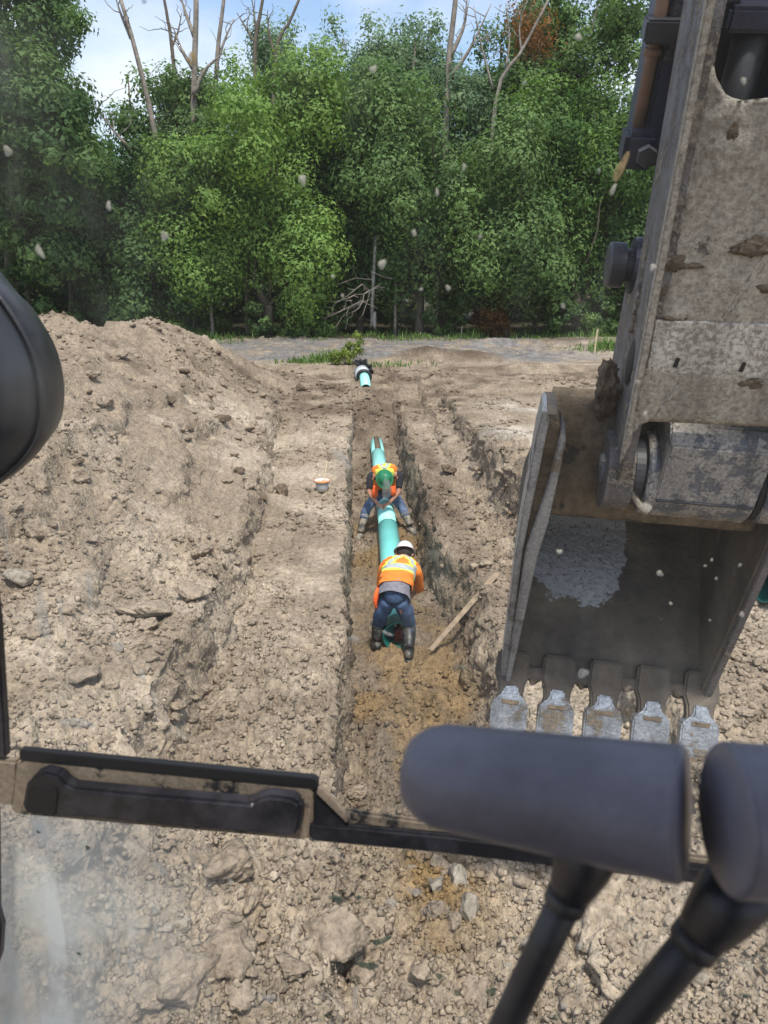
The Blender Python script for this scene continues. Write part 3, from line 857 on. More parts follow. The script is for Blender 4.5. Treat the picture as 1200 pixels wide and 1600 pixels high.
def crown_tree(px, Y, pl, pr, pt, pb, n_leaf, size, mat, seed, label, splits=6, **kw):
    """a tree whose crown spans photo columns pl..pr and rows pt..pb, at distance Y"""
    r = np.random.default_rng(seed + 77)
    b = T(px, Y)
    xl, xr = WY(pl, pt, Y)[0] - b[0], WY(pr, pt, Y)[0] - b[0]
    zt, zb = TZ(pt, Y, px), TZ(pb, Y, px)
    cx, rx, cz, rz = (xl + xr) / 2, (xr - xl) / 2 * 1.05, (zt + zb) / 2, (zt - zb) / 2
    lobes = [((cx, 0, cz), (rx * 0.74, rx * 0.6, rz * 0.82)), ((cx, 0, cz - rz * 0.45), (rx * 0.75, rx * 0.55, rz * 0.48))]
    for k in range(splits):
        an = r.uniform(0, 6.28); h = r.uniform(-0.62, 0.66)
        q = math.sqrt(max(0.05, 1 - h * h)) * 0.62
        s = r.uniform(0.32, 0.55)
        q *= 1.15
        lobes.append(((cx + rx * q * math.cos(an), rx * q * math.sin(an) - 0.15 * rx, cz + rz * h), (rx * s, rx * s, min(rz * s * 1.05, rx * s * 1.5))))
    return tree(b, zt, lobes, n_leaf, size, mat, seed, label, **kw)

TB = 44.5
# front row
crown_tree(30, 41.5, -150, 170, -170, 500, 40000, 0.27, M['leaf_b'], 1, 'tall dark tree filling the upper left corner', trunk_r=0.28, splits=10, tint=0.34, clump=0.9)
crown_tree(130, TB - .5, 50, 275, 210, 515, 20000, 0.25, M['leaf_b'], 2, 'dull green tree between the corner tree and the bright maple', trunk_r=0.15, tint=0.22)
crown_tree(290, 43.0, 230, 370, 170, 500, 18000, 0.22, M['leaf_a'], 3, 'slim maple with pale leaf tips, lower half of the bright pair', trunk_r=0.16, tint=0.52)
crown_tree(420, 43.8, 300, 530, 70, 490, 34000, 0.23, M['leaf_a'], 4, 'bright green maple with the widest lit crown, left of centre', trunk_r=0.22, splits=10, tint=0.80)
crown_tree(560, 45.5, 480, 650, 170, 500, 18000, 0.25, M['leaf_b'], 5, 'shaded tree just right of the bright maple', trunk_r=0.17, tint=0.16)
crown_tree(655, 44.2, 550, 755, 100, 480, 28000, 0.23, M['leaf_b'], 6, 'broad dark green tree in the middle of the wood edge', trunk_r=0.2, splits=9, tint=0.50)
crown_tree(790, 44.0, 695, 890, 190, 500, 24000, 0.23, M['leaf_b'], 7, 'tree with light leaf sprays right of the middle tree', trunk_r=0.2, splits=9, tint=0.62)
crown_tree(905, 43.5, 810, 1000, 120, 510, 26000, 0.23, M['leaf_a'], 8, 'leafy tree hanging low beside the machine arm', trunk_r=0.2, splits=9, tint=0.20)
crown_tree(1030, 45.0, 930, 1130, 130, 500, 14000, 0.27, M['leaf_b'], 9, 'tree half hidden behind the machine arm', trunk_r=0.2, tint=0.42)
crown_tree(1190, 45.0, 1090, 1330, 80, 510, 8000, 0.36, M['leaf_b'], 10, 'tree wholly behind the machine arm at the right edge', trunk_r=0.2)
crown_tree(835, 50.5, 790, 880, 5, 105, 800, 0.2, M['leaf_dry'], 30, 'small dying tree with rusty leaves beside the forked dead tree', trunk_r=0.12, tint=0.5, splits=3)
# second row
crown_tree(235, 50, 140, 345, 45, 490, 21000, 0.27, M['leaf_b'], 21, 'dark tree behind the leaning dead trunk', trunk_r=0.2, tint=0.45)
crown_tree(455, 54, 375, 525, 0, 330, 14000, 0.24, M['leaf_c'], 22, 'grey green drooping tree peeping over the bright maple', trunk_r=0.22, droop=2.2, tint=0.42)
crown_tree(580, 55, 490, 660, 36, 380, 15000, 0.26, M['leaf_c'], 23, 'pale rounded tree behind, centre of the skyline', trunk_r=0.22, droop=1.0, tint=0.40)
crown_tree(335, 53, 250, 420, 75, 420, 9000, 0.28, M['leaf_c'], 31, 'grey green tree filling the gap behind the bright pair', trunk_r=0.2, tint=0.2)
crown_tree(645, 52, 570, 755, -25, 340, 15000, 0.25, M['leaf_c'], 24, 'tall pale tree on the skyline left of the dead fork', trunk_r=0.22, droop=0.6, tint=0.30)
crown_tree(760, 54, 680, 870, -30, 440, 17000, 0.27, M['leaf_b'], 25, 'dark tree behind the forked dead tree', trunk_r=0.2, tint=0.25)
crown_tree(900, 52, 805, 1020, -100, 360, 20000, 0.26, M['leaf_b'], 26, 'high crown rising beside the top of the machine arm', trunk_r=0.25, tint=0.50, splits=9)
crown_tree(1090, 53, 1000, 1250, -60, 430, 8000, 0.36, M['leaf_b'], 27, 'high crown behind the machine arm', trunk_r=0.25)
crown_tree(60, 52, -80, 150, 50, 490, 11000, 0.34, M['leaf_b'], 28, 'dim tree behind the corner tree', trunk_r=0.25)
crown_tree(-130, 46, -260, -20, -80, 510, 9000, 0.36, M['leaf_b'], 29, 'tree beyond the left edge beside the corner tree', trunk_r=0.25)
# third row closes the wood
for k, px in enumerate((-60, 30, 115, 200, 285, 370, 455, 540, 625, 710, 795, 880, 965, 1060, 1150)):
    crown_tree(px, 58 + (k % 3) * 2.5, px - 105, px + 105, 190 + 30 * (k % 3), 520, 5200, 0.55, M['leaf_b'], 60 + k, 'shaded tree deep inside the wood behind the front crowns', trunk_r=0.2, tint=0.2, clump=1.3, splits=5, limbs=3, group='trees deep in the wood')

# bushes along the foot of the wood
BUSH = [(70, 42.3, 130, 60, 'leaf_b', 'dark bush right of the black mirror at the foot of the wood'), (118, 40.6, 40, 18, 'leaf_d', 'small bright bush on top of the spoil heap at left'),
        (190, 43.6, 110, 50, 'leaf_b', 'low brownish bush behind the spoil heap'), (330, 44.6, 110, 45, 'leaf_b', 'dark undergrowth bush under the slim maple'),
        (430, 43.6, 100, 55, 'leaf_b', 'bush under the bright maple with pale tips'), (520, 45, 100, 45, 'leaf_b', 'shaded bush behind the fallen branches'),
        (620, 45.5, 110, 60, 'leaf_b', 'dark bush behind the young white stems'), (700, 44.6, 100, 70, 'leaf_b', 'tall dim bush under the middle tree'),
        (770, 43.6, 90, 45, 'leaf_dry', 'brown leaved bush at the foot of the wood'), (850, 43.6, 120, 70, 'leaf_b', 'dense low bush left of the wooden stake'),
        (940, 43.0, 110, 70, 'leaf_b', 'dense low bush behind the wooden stake'), (490, 42.2, 60, 20, 'leaf_a', 'low green bush at the end of the fallen branches'),
        (265, 42.4, 60, 25, 'leaf_a', 'low weedy bush beside the leaning dead trunk')]
for k, (px, Y, wpx, hpx, mt, lab) in enumerate(BUSH):
    b = T(px, Y); s = Y / FPX; rx = wpx * s * 0.5; hz = hpx * s
    b[2] = gz(b[0], b[1])
    root = empty('bush', b, lab, 'bush', 'bushes at the foot of the wood')
    lob = [((rx * random.uniform(-0.5, 0.5), random.uniform(-.4, .4) * rx, hz * random.uniform(0.4, 0.6)), (rx * 0.55, rx * 0.5, hz * 0.5)) for _ in range(4)]
    cm, CP = crown_mesh('crown', lob, 2600 if wpx > 70 else 1200, 0.17, 900 + k, 0.35, 0, 0.4, 40)
    r = np.random.default_rng(950 + k)
    V, F = join([tube(limb_path((0, 0, -0.05), CP[q], 0.5, r, 5), np.linspace(0.03, 0.008, 5), 5) for q in range(6)])
    add('stem', py_mesh('stem', V, F, True), M['bark'], root)
    add('crown', cm, M[mt], root)

# dead trunks that stand above the crowns
def dead_tree(path_px, Y, r0, r1, branches, label, seed, mat='bark_dead', name='dead_tree'):
    r = np.random.default_rng(seed)
    b = T(path_px[0][0], Y); b[2] = gz(b[0], b[1]) if Y < 46 else 1.15
    P = np.array([WY(x, y, Y) for x, y in path_px]) - b
    P[0, 2] = -0.1
    P = spline(P, 12)
    root = empty(name, b, label, 'dead tree', 'bare dead trees in the wood')
    V, F = tube(P, np.linspace(r0, r1, 12) * 0.78, 8, wob=0.06)
    add('trunk', py_mesh('trunk', V, F, True), M[mat], root)
    for bp in branches:
        Q = spline(np.array([WY(x, y, Y + dy) for x, y, dy in bp]) - b, 8)
        parts = [tube(Q, np.linspace(r1 * 0.9, 0.02, 8), 6)]
        for t in range(5):
            s = Q[2 + t]; e = s + np.array([r.normal(0, 0.7), r.normal(0, 0.4), r.uniform(0.2, 1.1)])
            parts.append(tube(limb_path(s, e, 0.8, r, 5), np.linspace(0.03, 0.01, 5), 5))
        V, F = join(parts)
        add('branch', py_mesh('branch', V, F, True), M[mat], root)
    return root
dead_tree([(278, 505), (262, 330), (236, 180), (212, 80), (186, -10)], 43.9, 0.24, 0.11, [[(205, 60, 0), (190, 25, .3), (178, -12, .4)], [(205, 235, -.4), (170, 195, -.6), (145, 160, -.8)]], 'leaning dead trunk rising left of the bright maple', 301)
dead_tree([(292, 505), (300, 300), (303, 150), (305, 70), (307, -20)], 47.0, 0.26, 0.17, [[(305, 60, 0), (290, 20, .3), (280, -15, .4)], [(303, 150, -.3), (320, 110, -.4), (352, 80, -.5)], [(304, 110, 0), (285, 80, 0), (270, 40, .2)]], 'thick grey dead trunk standing highest behind the bright maple', 302)
dead_tree([(330, 505), (332, 300), (338, 110), (346, 30), (352, -20)], 48.0, 0.2, 0.11, [[(338, 100, 0), (352, 60, 0.2), (366, 30, .4)]], 'pale dead trunk close beside the thick grey one', 303)
dead_tree([(300, 505), (285, 250), (268, 70), (262, 30), (254, -15)], 49.0, 0.17, 0.09, [[(268, 75, 0), (278, 50, 0.2), (284, 20, .4)]], 'thin dark dead trunk left of the thick grey one', 304, 'bark')
dead_tree([(410, 505), (404, 250), (398, 90), (405, 30), (414, -20)], 49.5, 0.18, 0.10, [[(400, 70, 0), (385, 45, .2), (370, 20, .3)], [(400, 70, 0), (398, 30, .2), (392, -10, .3)]], 'dark bare trunk behind the top of the bright maple', 305, 'bark')
dead_tree([(420, 505), (425, 250), (432, 80), (452, 35), (472, -12)], 50.5, 0.17, 0.09, [[(430, 90, 0), (420, 50, .2), (418, 15, .3)]], 'bare trunk leaning right behind the bright maple', 306, 'bark')
dead_tree([(690, 505), (694, 300), (700, 115), (706, 50), (714, -20)], 48.5, 0.26, 0.17, [[(705, 120, -.2), (735, 75, -.3), (768, 5, -.4)], [(703, 90, 0), (725, 40, .2), (730, -10, .3)]], 'thick pale dead trunk right of centre on the skyline', 307)
dead_tree([(760, 505), (764, 300), (778, 140), (815, 80), (862, -10)], 48.0, 0.2, 0.08, [[(770, 140, 0), (752, 70, .2), (740, 10, .3)], [(790, 110, 0), (796, 60, .2), (790, 5, .3)], [(815, 85, 0), (812, 40, .2), (826, -5, .3)]], 'forked dead tree with a long bleached limb leaning right', 308)
dead_tree([(617, 478), (619, 420), (624, 365)], 43.4, 0.11, 0.06, [[(618, 430, 0), (610, 400, .1), (608, 380, .2)]], 'young pale stem standing at the dark gap under the middle tree', 309)
dead_tree([(330, 492), (329, 470), (329, 455)], 42.9, 0.13, 0.10, [], 'short broken grey stump under the slim maple', 310)
dead_tree([(291, 508), (290, 450), (292, 390)], 42.9, 0.12, 0.09, [], 'bare lower stem beside the leaning dead trunk', 311, 'bark')
dead_tree([(660, 500), (662, 440), (666, 370)], 45.2, 0.10, 0.07, [], 'thin brown stem in the dark under the middle tree', 312, 'bark')
dead_tree([(386, 515), (385, 460), (390, 390)], 43.5, 0.12, 0.08, [], 'dark stem below the bright maple', 313, 'bark')

# fallen branches
fb = empty('fallen_branch', WZ(560, 505, 1.2), 'tangle of bare grey branches lying at the foot of the wood', 'branches')
fo = np.array(fb.location)
r_ = np.random.default_rng(5)
ends = [((612, 435), (490, 460)), ((600, 455), (500, 500)), ((585, 460), (512, 470)), ((590, 462), (525, 512)), ((560, 465), (498, 488)), ((575, 470), (540, 515)), ((550, 470), (505, 505)), ((602, 450), (560, 500))]
for (a, b_) in ends:
    p = limb_path(WY(*a, 42.6) - fo, WY(*b_, 42.0) - fo, 0.7, r_, 8)
    parts = [tube(p, np.linspace(0.045, 0.015, 8), 5)]
    for t in range(3):
        s = p[2 + t]; parts.append(tube(limb_path(s, s + r_.normal(0, 0.45, 3), 0.7, r_, 4), np.linspace(0.02, 0.008, 4), 4))
    V, F = join(parts)
    add('branch', py_mesh('branch', V, F, True), M['bark_dead'], fb)

# grass and weeds
def blades(name, X, Y, hgt, seed, lean=0.35, w=0.02):
    r = np.random.default_rng(seed); n = len(X)
    Z = gzs(X, Y)
    an = r.uniform(0, 6.28, n); h = hgt * r.uniform(0.3, 1.1, n) * np.clip(1.0 + 2.2 * fbm(X * 0.9, Y * 0.9, 3, 407), 0.35, 2.0); l = lean * h * r.uniform(0.5, 1.8, n)
    dx, dy = np.cos(an), np.sin(an); ww = w * r.uniform(0.7, 1.5, n)
    P0 = np.stack([X - dy * ww, Y + dx * ww, Z - 0.02], 1); P1 = np.stack([X + dy * ww, Y - dx * ww, Z - 0.02], 1)
    mx = X + dx * l * 0.35; my = Y + dy * l * 0.35; mz = Z + h * 0.6
    P2 = np.stack([mx + dy * ww * 0.8, my - dx * ww * 0.8, mz], 1); P3 = np.stack([mx - dy * ww * 0.8, my + dx * ww * 0.8, mz], 1)
    P4 = np.stack([X + dx * l, Y + dy * l, Z + h], 1)
    V = np.stack([P0, P1, P2, P3, P4], 1).reshape(-1, 3)
    i = np.arange(n) * 5
    F = np.concatenate([np.stack([i, i + 1, i + 2], 1), np.stack([i, i + 2, i + 3], 1), np.stack([i + 3, i + 2, i + 4], 1)])
    t = np.clip(r.normal(0.45, 0.25, n), 0, 1)
    return np_mesh(name, V, F, np.repeat(np.repeat(t[:, None], 3, 1), 5, 0))
n = 15000
vx = rng.uniform(-24, 24, n); vy = 37.8 + 6.9 * rng.random(n) ** 0.8
k = fbm(vx * 0.5, vy * 0.7, 3, 401) * 1.6 + (vy - 41.8) * 0.16 > 0.0
add('weeds', blades('weeds', vx[k], vy[k], 0.27, 402, 0.5, 0.014), M['leaf_a'], label='strip of weeds and grass along the foot of the wood', cat='weeds', kind='stuff')
def tuft(px, py, n, spread, h, mat, label, seed, z=1.2, w=0.018):
    c = ground_at(px, py); r = np.random.default_rng(seed)
    X = c[0] + r.normal(0, spread, n); Y = c[1] + r.normal(0, spread * 0.7, n)
    return add('grass_tuft', blades('grass_tuft', X, Y, h, seed, 0.5, w), M[mat], label=label, cat='grass', group='grass tufts on the site', kind='stuff')
tuft(489, 566, 420, 0.55, 0.30, 'leaf_a', 'blue green grass tuft left of the far pipe end', 411)
tuft(945, 546, 500, 0.8, 0.30, 'leaf_a', 'green grass patch around the wooden stake beside the arm', 412)
tuft(600, 572, 160, 0.7, 0.18, 'leaf_a', 'sparse weeds right of the black pipe wrap', 413)
tuft(120, 500, 150, 0.5, 0.22, 'leaf_d', 'bright green weeds at the top of the spoil heap', 414)

# young shrub beside the far pipe
b = ground_at(546, 570); b[2] = gz(b[0], b[1])
sh = empty('young_shrub', b, 'bright yellow green shrub beside the far pipe end', 'shrub')
cm, CP = crown_mesh('crown', [((0.0, 0, .45), (.42, .35, .35)), ((.3, 0, .75), (.25, .25, .3)), ((-.45, 0, .3), (.35, .3, .25)), ((.32, 0, 1.05), (.12, .12, .25))], 900, 0.11, 421, 0.16, 0, 0.55, 40)
r_ = np.random.default_rng(6)
V, F = join([tube(limb_path((0, 0, -0.05), CP[q], 0.5, r_, 5), np.linspace(0.02, 0.006, 5), 5) for q in range(10)])
add('stem', py_mesh('stem', V, F, True), M['bark'], sh)
add('crown', cm, M['leaf_d'], sh)

# ================================================================== PIPES
def tube_open(path, ro, ri, seg=28):
    """hollow pipe along a straight path"""
    path = np.asarray(path, float); n = len(path)
    Vo, _ = tube(path, ro, seg, False); Vi, _ = tube(path, ri, seg, False)
    V = np.vstack([Vo, Vi]); F = []; m = n * seg
    for i in range(n - 1):
        for j in range(seg):
            k = (j + 1) % seg
            F.append((i * seg + j, i * seg + k, (i + 1) * seg + k, (i + 1) * seg + j))
            F.append((m + i * seg + j, m + (i + 1) * seg + j, m + (i + 1) * seg + k, m + i * seg + k))
    for i in (0, n - 1):
        for j in range(seg):
            k = (j + 1) % seg
            q = (i * seg + j, m + i * seg + j, m + i * seg + k, i * seg + k)
            F.append(q if i == 0 else q[::-1])
    return V, F

PA = np.array([0.475, 8.38, 0.235]); PJ = np.array([0.495, 12.25, 0.335]); PE = np.array([0.475, 19.0, 0.36])
pd = (PJ - PA) / np.linalg.norm(PJ - PA)
# near length, with its bell towards the camera and a coupling at the joint
near_pipe = empty('sewer_pipe', PA, 'turquoise sewer pipe between the two workers, bell end facing the camera', 'pipe', 'turquoise pipes laid in the trench')
L1 = np.linalg.norm(PJ - PA)
V, F = tube_open([pd * 0.30, pd * 1.2, pd * 2.4, pd * (L1)], [0.166] * 4, [0.15] * 4, 36)
add('barrel', py_mesh('barrel', V, F, True), M['pipe'], near_pipe)
V, F = tube_open([pd * 0.0, pd * 0.02, pd * 0.035, pd * 0.06, pd * 0.22, pd * 0.31], [0.195, 0.203, 0.203, 0.192, 0.190, 0.167], [0.182, 0.180, 0.176, 0.168, 0.165, 0.149], 36)
add('bell', py_mesh('bell', V, F, True), M['pipe_dark'], near_pipe)
V, F = tube_open([pd * (L1 - 0.02), pd * (L1 + 0.0), pd * (L1 + 0.02)], [0.171, 0.174, 0.166], [0.15] * 3, 36)
add('gasket_rim', py_mesh('gasket_rim', V, F, True), M['pipe_dark'], near_pipe)
# far length with a slot cut in the top of its far end
pd2 = (PE - PJ) / np.linalg.norm(PE - PJ); L2 = np.linalg.norm(PE - PJ)
far_pipe = empty('sewer_pipe', PJ, 'turquoise sewer pipe behind the far worker with a slot cut in its end', 'pipe', 'turquoise pipes laid in the trench')
V, F = tube_open([pd2 * -0.1, pd2 * 2.0, pd2 * 4.0, pd2 * (L2 - 1.3)], [0.155] * 4, [0.141] * 4, 36)
add('barrel', py_mesh('barrel', V, F, True), M['pipe_pale'], far_pipe)
sV, sF = tube_open([pd2 * (L2 - 1.3), pd2 * (L2 - 0.6), pd2 * L2], [0.155] * 3, [0.141] * 3, 36)
cen = (np.asarray(sV) - pd2 * ((np.asarray(sV) @ pd2)[:, None]))
top = np.degrees(np.arctan2(np.abs(cen[:, 0]), cen[:, 2]))
sF = [f for f in sF if np.mean(top[list(f)]) > 33]
add('slotted_end', py_mesh('slotted_end', sV, sF, True), M['pipe_pale'], far_pipe)
V, F = tube([pd2 * (L2 - 1.25) + (0, 0, -0.02), pd2 * (L2 - 0.6) + (0, 0, 0.0), pd2 * (L2 + 0.1) + (0, 0, 0.02)], [0.12, 0.12, 0.13], 12, True, 0.08)
add('soil_fill', py_mesh('soil_fill', V, F, True), M['clod_dark'], far_pipe)

# red tool standing in the bell
rt = empty('pipe_laser', PA + pd * 0.12 + np.array([0, 0, -0.14]), 'dark red tool case standing in the bell of the near pipe', 'tool')
add('case', box_mesh('case', (-0.045, 0.045, -0.02, 0.16, 0.06, 0.20), 0.02), M['red_tool'], rt)
add('carry_handle', py_mesh('carry_handle', *tube(spline([(-0.04, 0.05, 0.2), (-0.03, 0.05, 0.25), (0.03, 0.05, 0.25), (0.04, 0.05, 0.2)], 9), 0.011, 8), True), M['white_pl'], rt)
for xx in (-0.035, 0.0, 0.035):
    add('ridge', box_mesh('ridge', (xx - 0.008, xx + 0.008, -0.032, -0.018, 0.04, 0.18), 0.003), M['red_tool'], rt)

# far stub with its grey collar and black wrap
fs = WZ(570, 600, 1.02)
fd = np.array([-0.04, 1.0, 0.02]); fd /= np.linalg.norm(fd)
stub = empty('pipe_stub', fs, 'pale turquoise pipe end poking out of a collar at the far end of the trench', 'pipe')
V, F = tube_open([fd * -0.7 + (0, 0, -0.2), fd * 0.0 , fd * 1.6], [0.16] * 3, [0.145] * 3, 24)
V[:, 2] += 0.16
add('barrel', py_mesh('barrel', V, F, True), M['pipe_pale'], stub)
V, F = tube_open([fd * 0.35, fd * 0.42, fd * 0.5], [0.245, 0.26, 0.245], [0.17] * 3, 24); V[:, 2] += 0.17
add('rubber_ring', py_mesh('rubber_ring', V, F, True), M['black_plastic'], stub)
V, F = tube_open([fd * 0.5, fd * 1.5], [0.25, 0.25], [0.21] * 2, 24); V[:, 2] += 0.18; V[:, 0] -= 0.03
add('collar', py_mesh('collar', V, F, True), M['grey_plastic'], stub)
wr = empty('black_wrap', WY(571, 588, fs[1] + 1.5), 'crumpled black plastic wrap behind the far pipe end', 'plastic wrap')
wo = np.array(wr.location)
q = spline([WY(558, 571, fs[1] + 1.4) - wo, WY(561, 566, fs[1] + 1.45) - wo, WY(568, 569, fs[1] + 1.5) - wo, WY(574, 575, fs[1] + 1.5) - wo, WY(576, 582, fs[1] + 1.4) - wo], 12)
V, F = tube(q, [(0.10 + 0.06 * math.sin(i * 1.9), 0.16 + 0.05 * math.cos(i * 2.3)) for i in range(12)], 9, True, 0.18)
add('sheet', py_mesh('sheet', V, F, False), M['black_plastic'], wr)

# pipe lying on the right, seen past the bucket
gp = ground_at(1182, 945)
gp[2] = gz(gp[0] + 0.2, gp[1])
spare = empty('spare_pipe', gp, 'spare green pipe lying right of the bucket, bell end showing', 'pipe')
gd = np.array([0.985, 0.17, 0.0])
V, F = tube_open([gd * 0.02 , gd * 0.05, gd * 0.09, gd * 0.3, gd * 0.4, gd * 3.5], [0.195, 0.20, 0.19, 0.188, 0.165, 0.165], [0.18, 0.176, 0.17, 0.165, 0.15, 0.15], 32)
V[:, 2] += 0.22
add('barrel', py_mesh('barrel', V, F, True), M['pipe_dark'], spare)

# ================================================================== SMALL THINGS ON THE SITE
tb = WZ(504, 783, 0.5); tb[2] = gz(tb[0], tb[1])
tub = empty('plastic_tub', tb, 'white plastic tub with orange paste on the left bench', 'tub')
V, F = lathe([(0.001, 0.0), (0.095, 0.0), (0.125, 0.17), (0.14, 0.172), (0.14, 0.195), (0.128, 0.195), (0.12, 0.165), (0.095, 0.02), (0.001, 0.02)], 28)
add('shell', py_mesh('shell', V, F, True), M['white_pl'], tub)
V, F = lathe([(0.001, 0.155), (0.06, 0.15), (0.119, 0.158)], 24)
V[:, 2] += 0.012 * np.sin(V[:, 0] * 60) * np.cos(V[:, 1] * 50)
add('paste', py_mesh('paste', V, F, True), M['mortar'], tub)
V, F = lathe([(0.1315, 0.17), (0.143, 0.17), (0.143, 0.198), (0.1315, 0.198)], 28, closed=True)
add('smeared_rim', py_mesh('smeared_rim', V, F, True), M['mortar'], tub)
V, F = lathe([(0.104, 0.05), (0.1225, 0.14)], 28); V[:, :2] *= 1.012
kk = [f for f in F if np.mean(V[list(f)][:, 1]) < -0.01]
add('printed_label', py_mesh('printed_label', V, kk, True), M['grey_plastic'], tub)
add('stir_stick', py_mesh('stir_stick', *tube([(0.03, 0.02, 0.10), (0.06, 0.12, 0.32), (0.09, 0.22, 0.50)], [(0.018, 0.009)] * 3, 6)), M['stake'], tub)

# plank leaning on the right bank
p0 = ground_at(671, 1030) + np.array([0, 0, 0.05]); p1 = ground_at(777, 907) + np.array([0, 0, 0.10])
pv = p1 - p0; pl = np.linalg.norm(pv); pv /= pl
side = np.cross(pv, (0.25, -0.6, 0.75)); side /= np.linalg.norm(side); nn = np.cross(side, pv)
plank = add('plank', prism('plank', [(-0.026, 0), (0.026, 0.012), (0.03, pl * 0.5), (0.036, pl - 0.02), (0.01, pl), (-0.036, pl - 0.05), (-0.03, pl * 0.5)], 'z', -0.016, 0.016, 0.003), M['wood'], label='weathered plank leaning against the right trench bank', cat='plank')
plank.data.transform(Matrix(((1, 0, 0, 0), (0, 1, 0, 0), (0, 0, 1, 0), (0, 0, 0, 1))))
plank.matrix_world = frame(side, pv, nn, p0)

def stake(px, py0, py1, w, label, mat='stake', zz=1.2):
    b = ground_at(px, py0)
    t = WY(px + 2, py1, b[1]); h = t[2] - b[2]
    V, F = tube([(0, 0, -0.1), (0.01, 0, h * 0.5), (0.05, 0, h)], [(w, w * 0.6)] * 3, 4)
    return add('wooden_stake', py_mesh('wooden_stake', V, F), M[mat], label=label, cat='stake', group='survey stakes', parent=None), b
for a in ((929, 553, 514, 0.06, 'pale wooden survey stake in the grass beside the arm'), (720, 534, 509, 0.03, 'thin grey stake in front of the middle trees', 'bark_dead'),
          (656, 527, 519, 0.035, 'short stake in the weeds at the edge of the wood'), (541, 592, 571, 0.03, 'little stake left of the far pipe end')):
    o, b = stake(*a); o.location = [float(v) for v in b]

# ================================================================== WORKERS
def skin_body(name, J, edges, rad, root, subdiv=2):
    names = list(J); ix = {k: i for i, k in enumerate(names)}
    me = bpy.data.meshes.new(name)
    me.from_pydata([tuple(map(float, J[k])) for k in names], [(ix[a], ix[b]) for a, b in edges], [])
    o = bpy.data.objects.new(name, me); COL.objects.link(o)
    md = o.modifiers.new('skin', 'SKIN'); md.use_smooth_shade = True
    for k in names:
        v = me.skin_vertices[0].data[ix[k]]; v.radius = (rad[k], rad[k]); v.use_root = (k == root)
    o.modifiers.new('sub', 'SUBSURF').levels = subdiv
    dg = bpy.context.evaluated_depsgraph_get()
    out = bpy.data.meshes.new_from_object(o.evaluated_get(dg))
    bpy.data.objects.remove(o); bpy.data.meshes.remove(me)
    V = np.zeros(len(out.vertices) * 3); out.vertices.foreach_get('co', V)
    F = [tuple(p.vertices) for p in out.polygons]
    bpy.data.meshes.remove(out)
    return V.reshape(-1, 3), F

def hand(wrist, along, out, curl=0.5, s=1.0):
    """palm with five bent fingers; along = finger direction, out = back of the hand, side = thumb side"""
    a = np.array(along, float); a /= np.linalg.norm(a)
    o = np.array(out, float); o -= a * (o @ a); o /= np.linalg.norm(o)
    t = np.cross(a, o)
    w = np.array(wrist, float); parts = []
    P = [w - a * 0.01, w + a * 0.035 * s, w + a * 0.09 * s]
    parts.append(tube(P, [(0.024 * s, 0.030 * s), (0.020 * s, 0.042 * s), (0.016 * s, 0.043 * s)] if abs(frames(P)[1][0] @ o) > 0.7 else [(0.030 * s, 0.024 * s), (0.042 * s, 0.020 * s), (0.043 * s, 0.016 * s)], 10))
    for k, ln in enumerate((0.070, 0.082, 0.076, 0.060)):
        b = w + a * 0.082 * s + t * (0.031 - 0.021 * k) * s
        m = b + (a * 0.6 - o * curl * 0.45) * ln * s * 0.62
        e = m + (a * 0.35 - o * curl) * ln * s * 0.55
        parts.append(tube([b - a * 0.015, b, m, e], np.array([0.0095, 0.0095, 0.0085, 0.0065]) * s, 7))
    b = w + a * 0.025 * s + t * 0.032 * s
    m = b + (t * 0.75 + a * 0.6 - o * 0.2) * 0.04 * s
    parts.append(tube([b - t * 0.012, b, m, m + (a * 0.9 - o * 0.35) * 0.032 * s], np.array([0.013, 0.012, 0.010, 0.008]) * s, 7))
    return parts

def torso(spine, half, side, dors, n=30, seg=44, p=2.4, noise=0.012, seed=0):
    """lofted garment: spine points, (half width, half depth) each; returns grid, (s,v,dorsal) per vertex"""
    S = spline(spine, n); Hf = spline(np.array(half), n)
    side = np.array(side, float); side /= np.linalg.norm(side)
    T, _, _ = frames(S)
    th = np.arange(seg) * 2 * math.pi / seg
    G = np.zeros((n, seg, 3)); Q = np.zeros((n, seg, 3))
    for i in range(n):
        d = np.array(dors, float); d -= T[i] * (d @ T[i]); d -= side * (d @ side); d /= np.linalg.norm(d)
        c, s = np.cos(th), np.sin(th)
        c = np.sign(c) * np.abs(c) ** (2 / p); s = np.sign(s) * np.abs(s) ** (2 / p)
        k = 1 + noise / 0.15 * (np.sin(th * 3 + i * 0.55 + seed) * 0.5 + np.sin(th * 7 - i * 0.9 + seed) * 0.35)
        G[i] = S[i] + (c * Hf[i, 0] * k)[:, None] * side + (s * Hf[i, 1] * k)[:, None] * d
        Q[i, :, 0] = c * Hf[i, 0]; Q[i, :, 1] = i / (n - 1); Q[i, :, 2] = s
    return G, Q

def grid_faces(G, sel=None, off=0.0):
    n, m, _ = G.shape
    c = G.mean(1, keepdims=True)
    P = G + (G - c) / (np.linalg.norm(G - c, axis=2, keepdims=True) + 1e-9) * off
    F = []
    for i in range(n - 1):
        for j in range(m):
            if sel is None or sel[i, j]:
                k = (j + 1) % m
                F.append((i * m + j, i * m + k, (i + 1) * m + k, (i + 1) * m + j))
    return P.reshape(-1, 3), F

def cell(Q):
    return 0.25 * (Q[:-1] + Q[1:] + np.roll(Q, -1, 1)[:-1] + np.roll(Q, -1, 1)[1:])

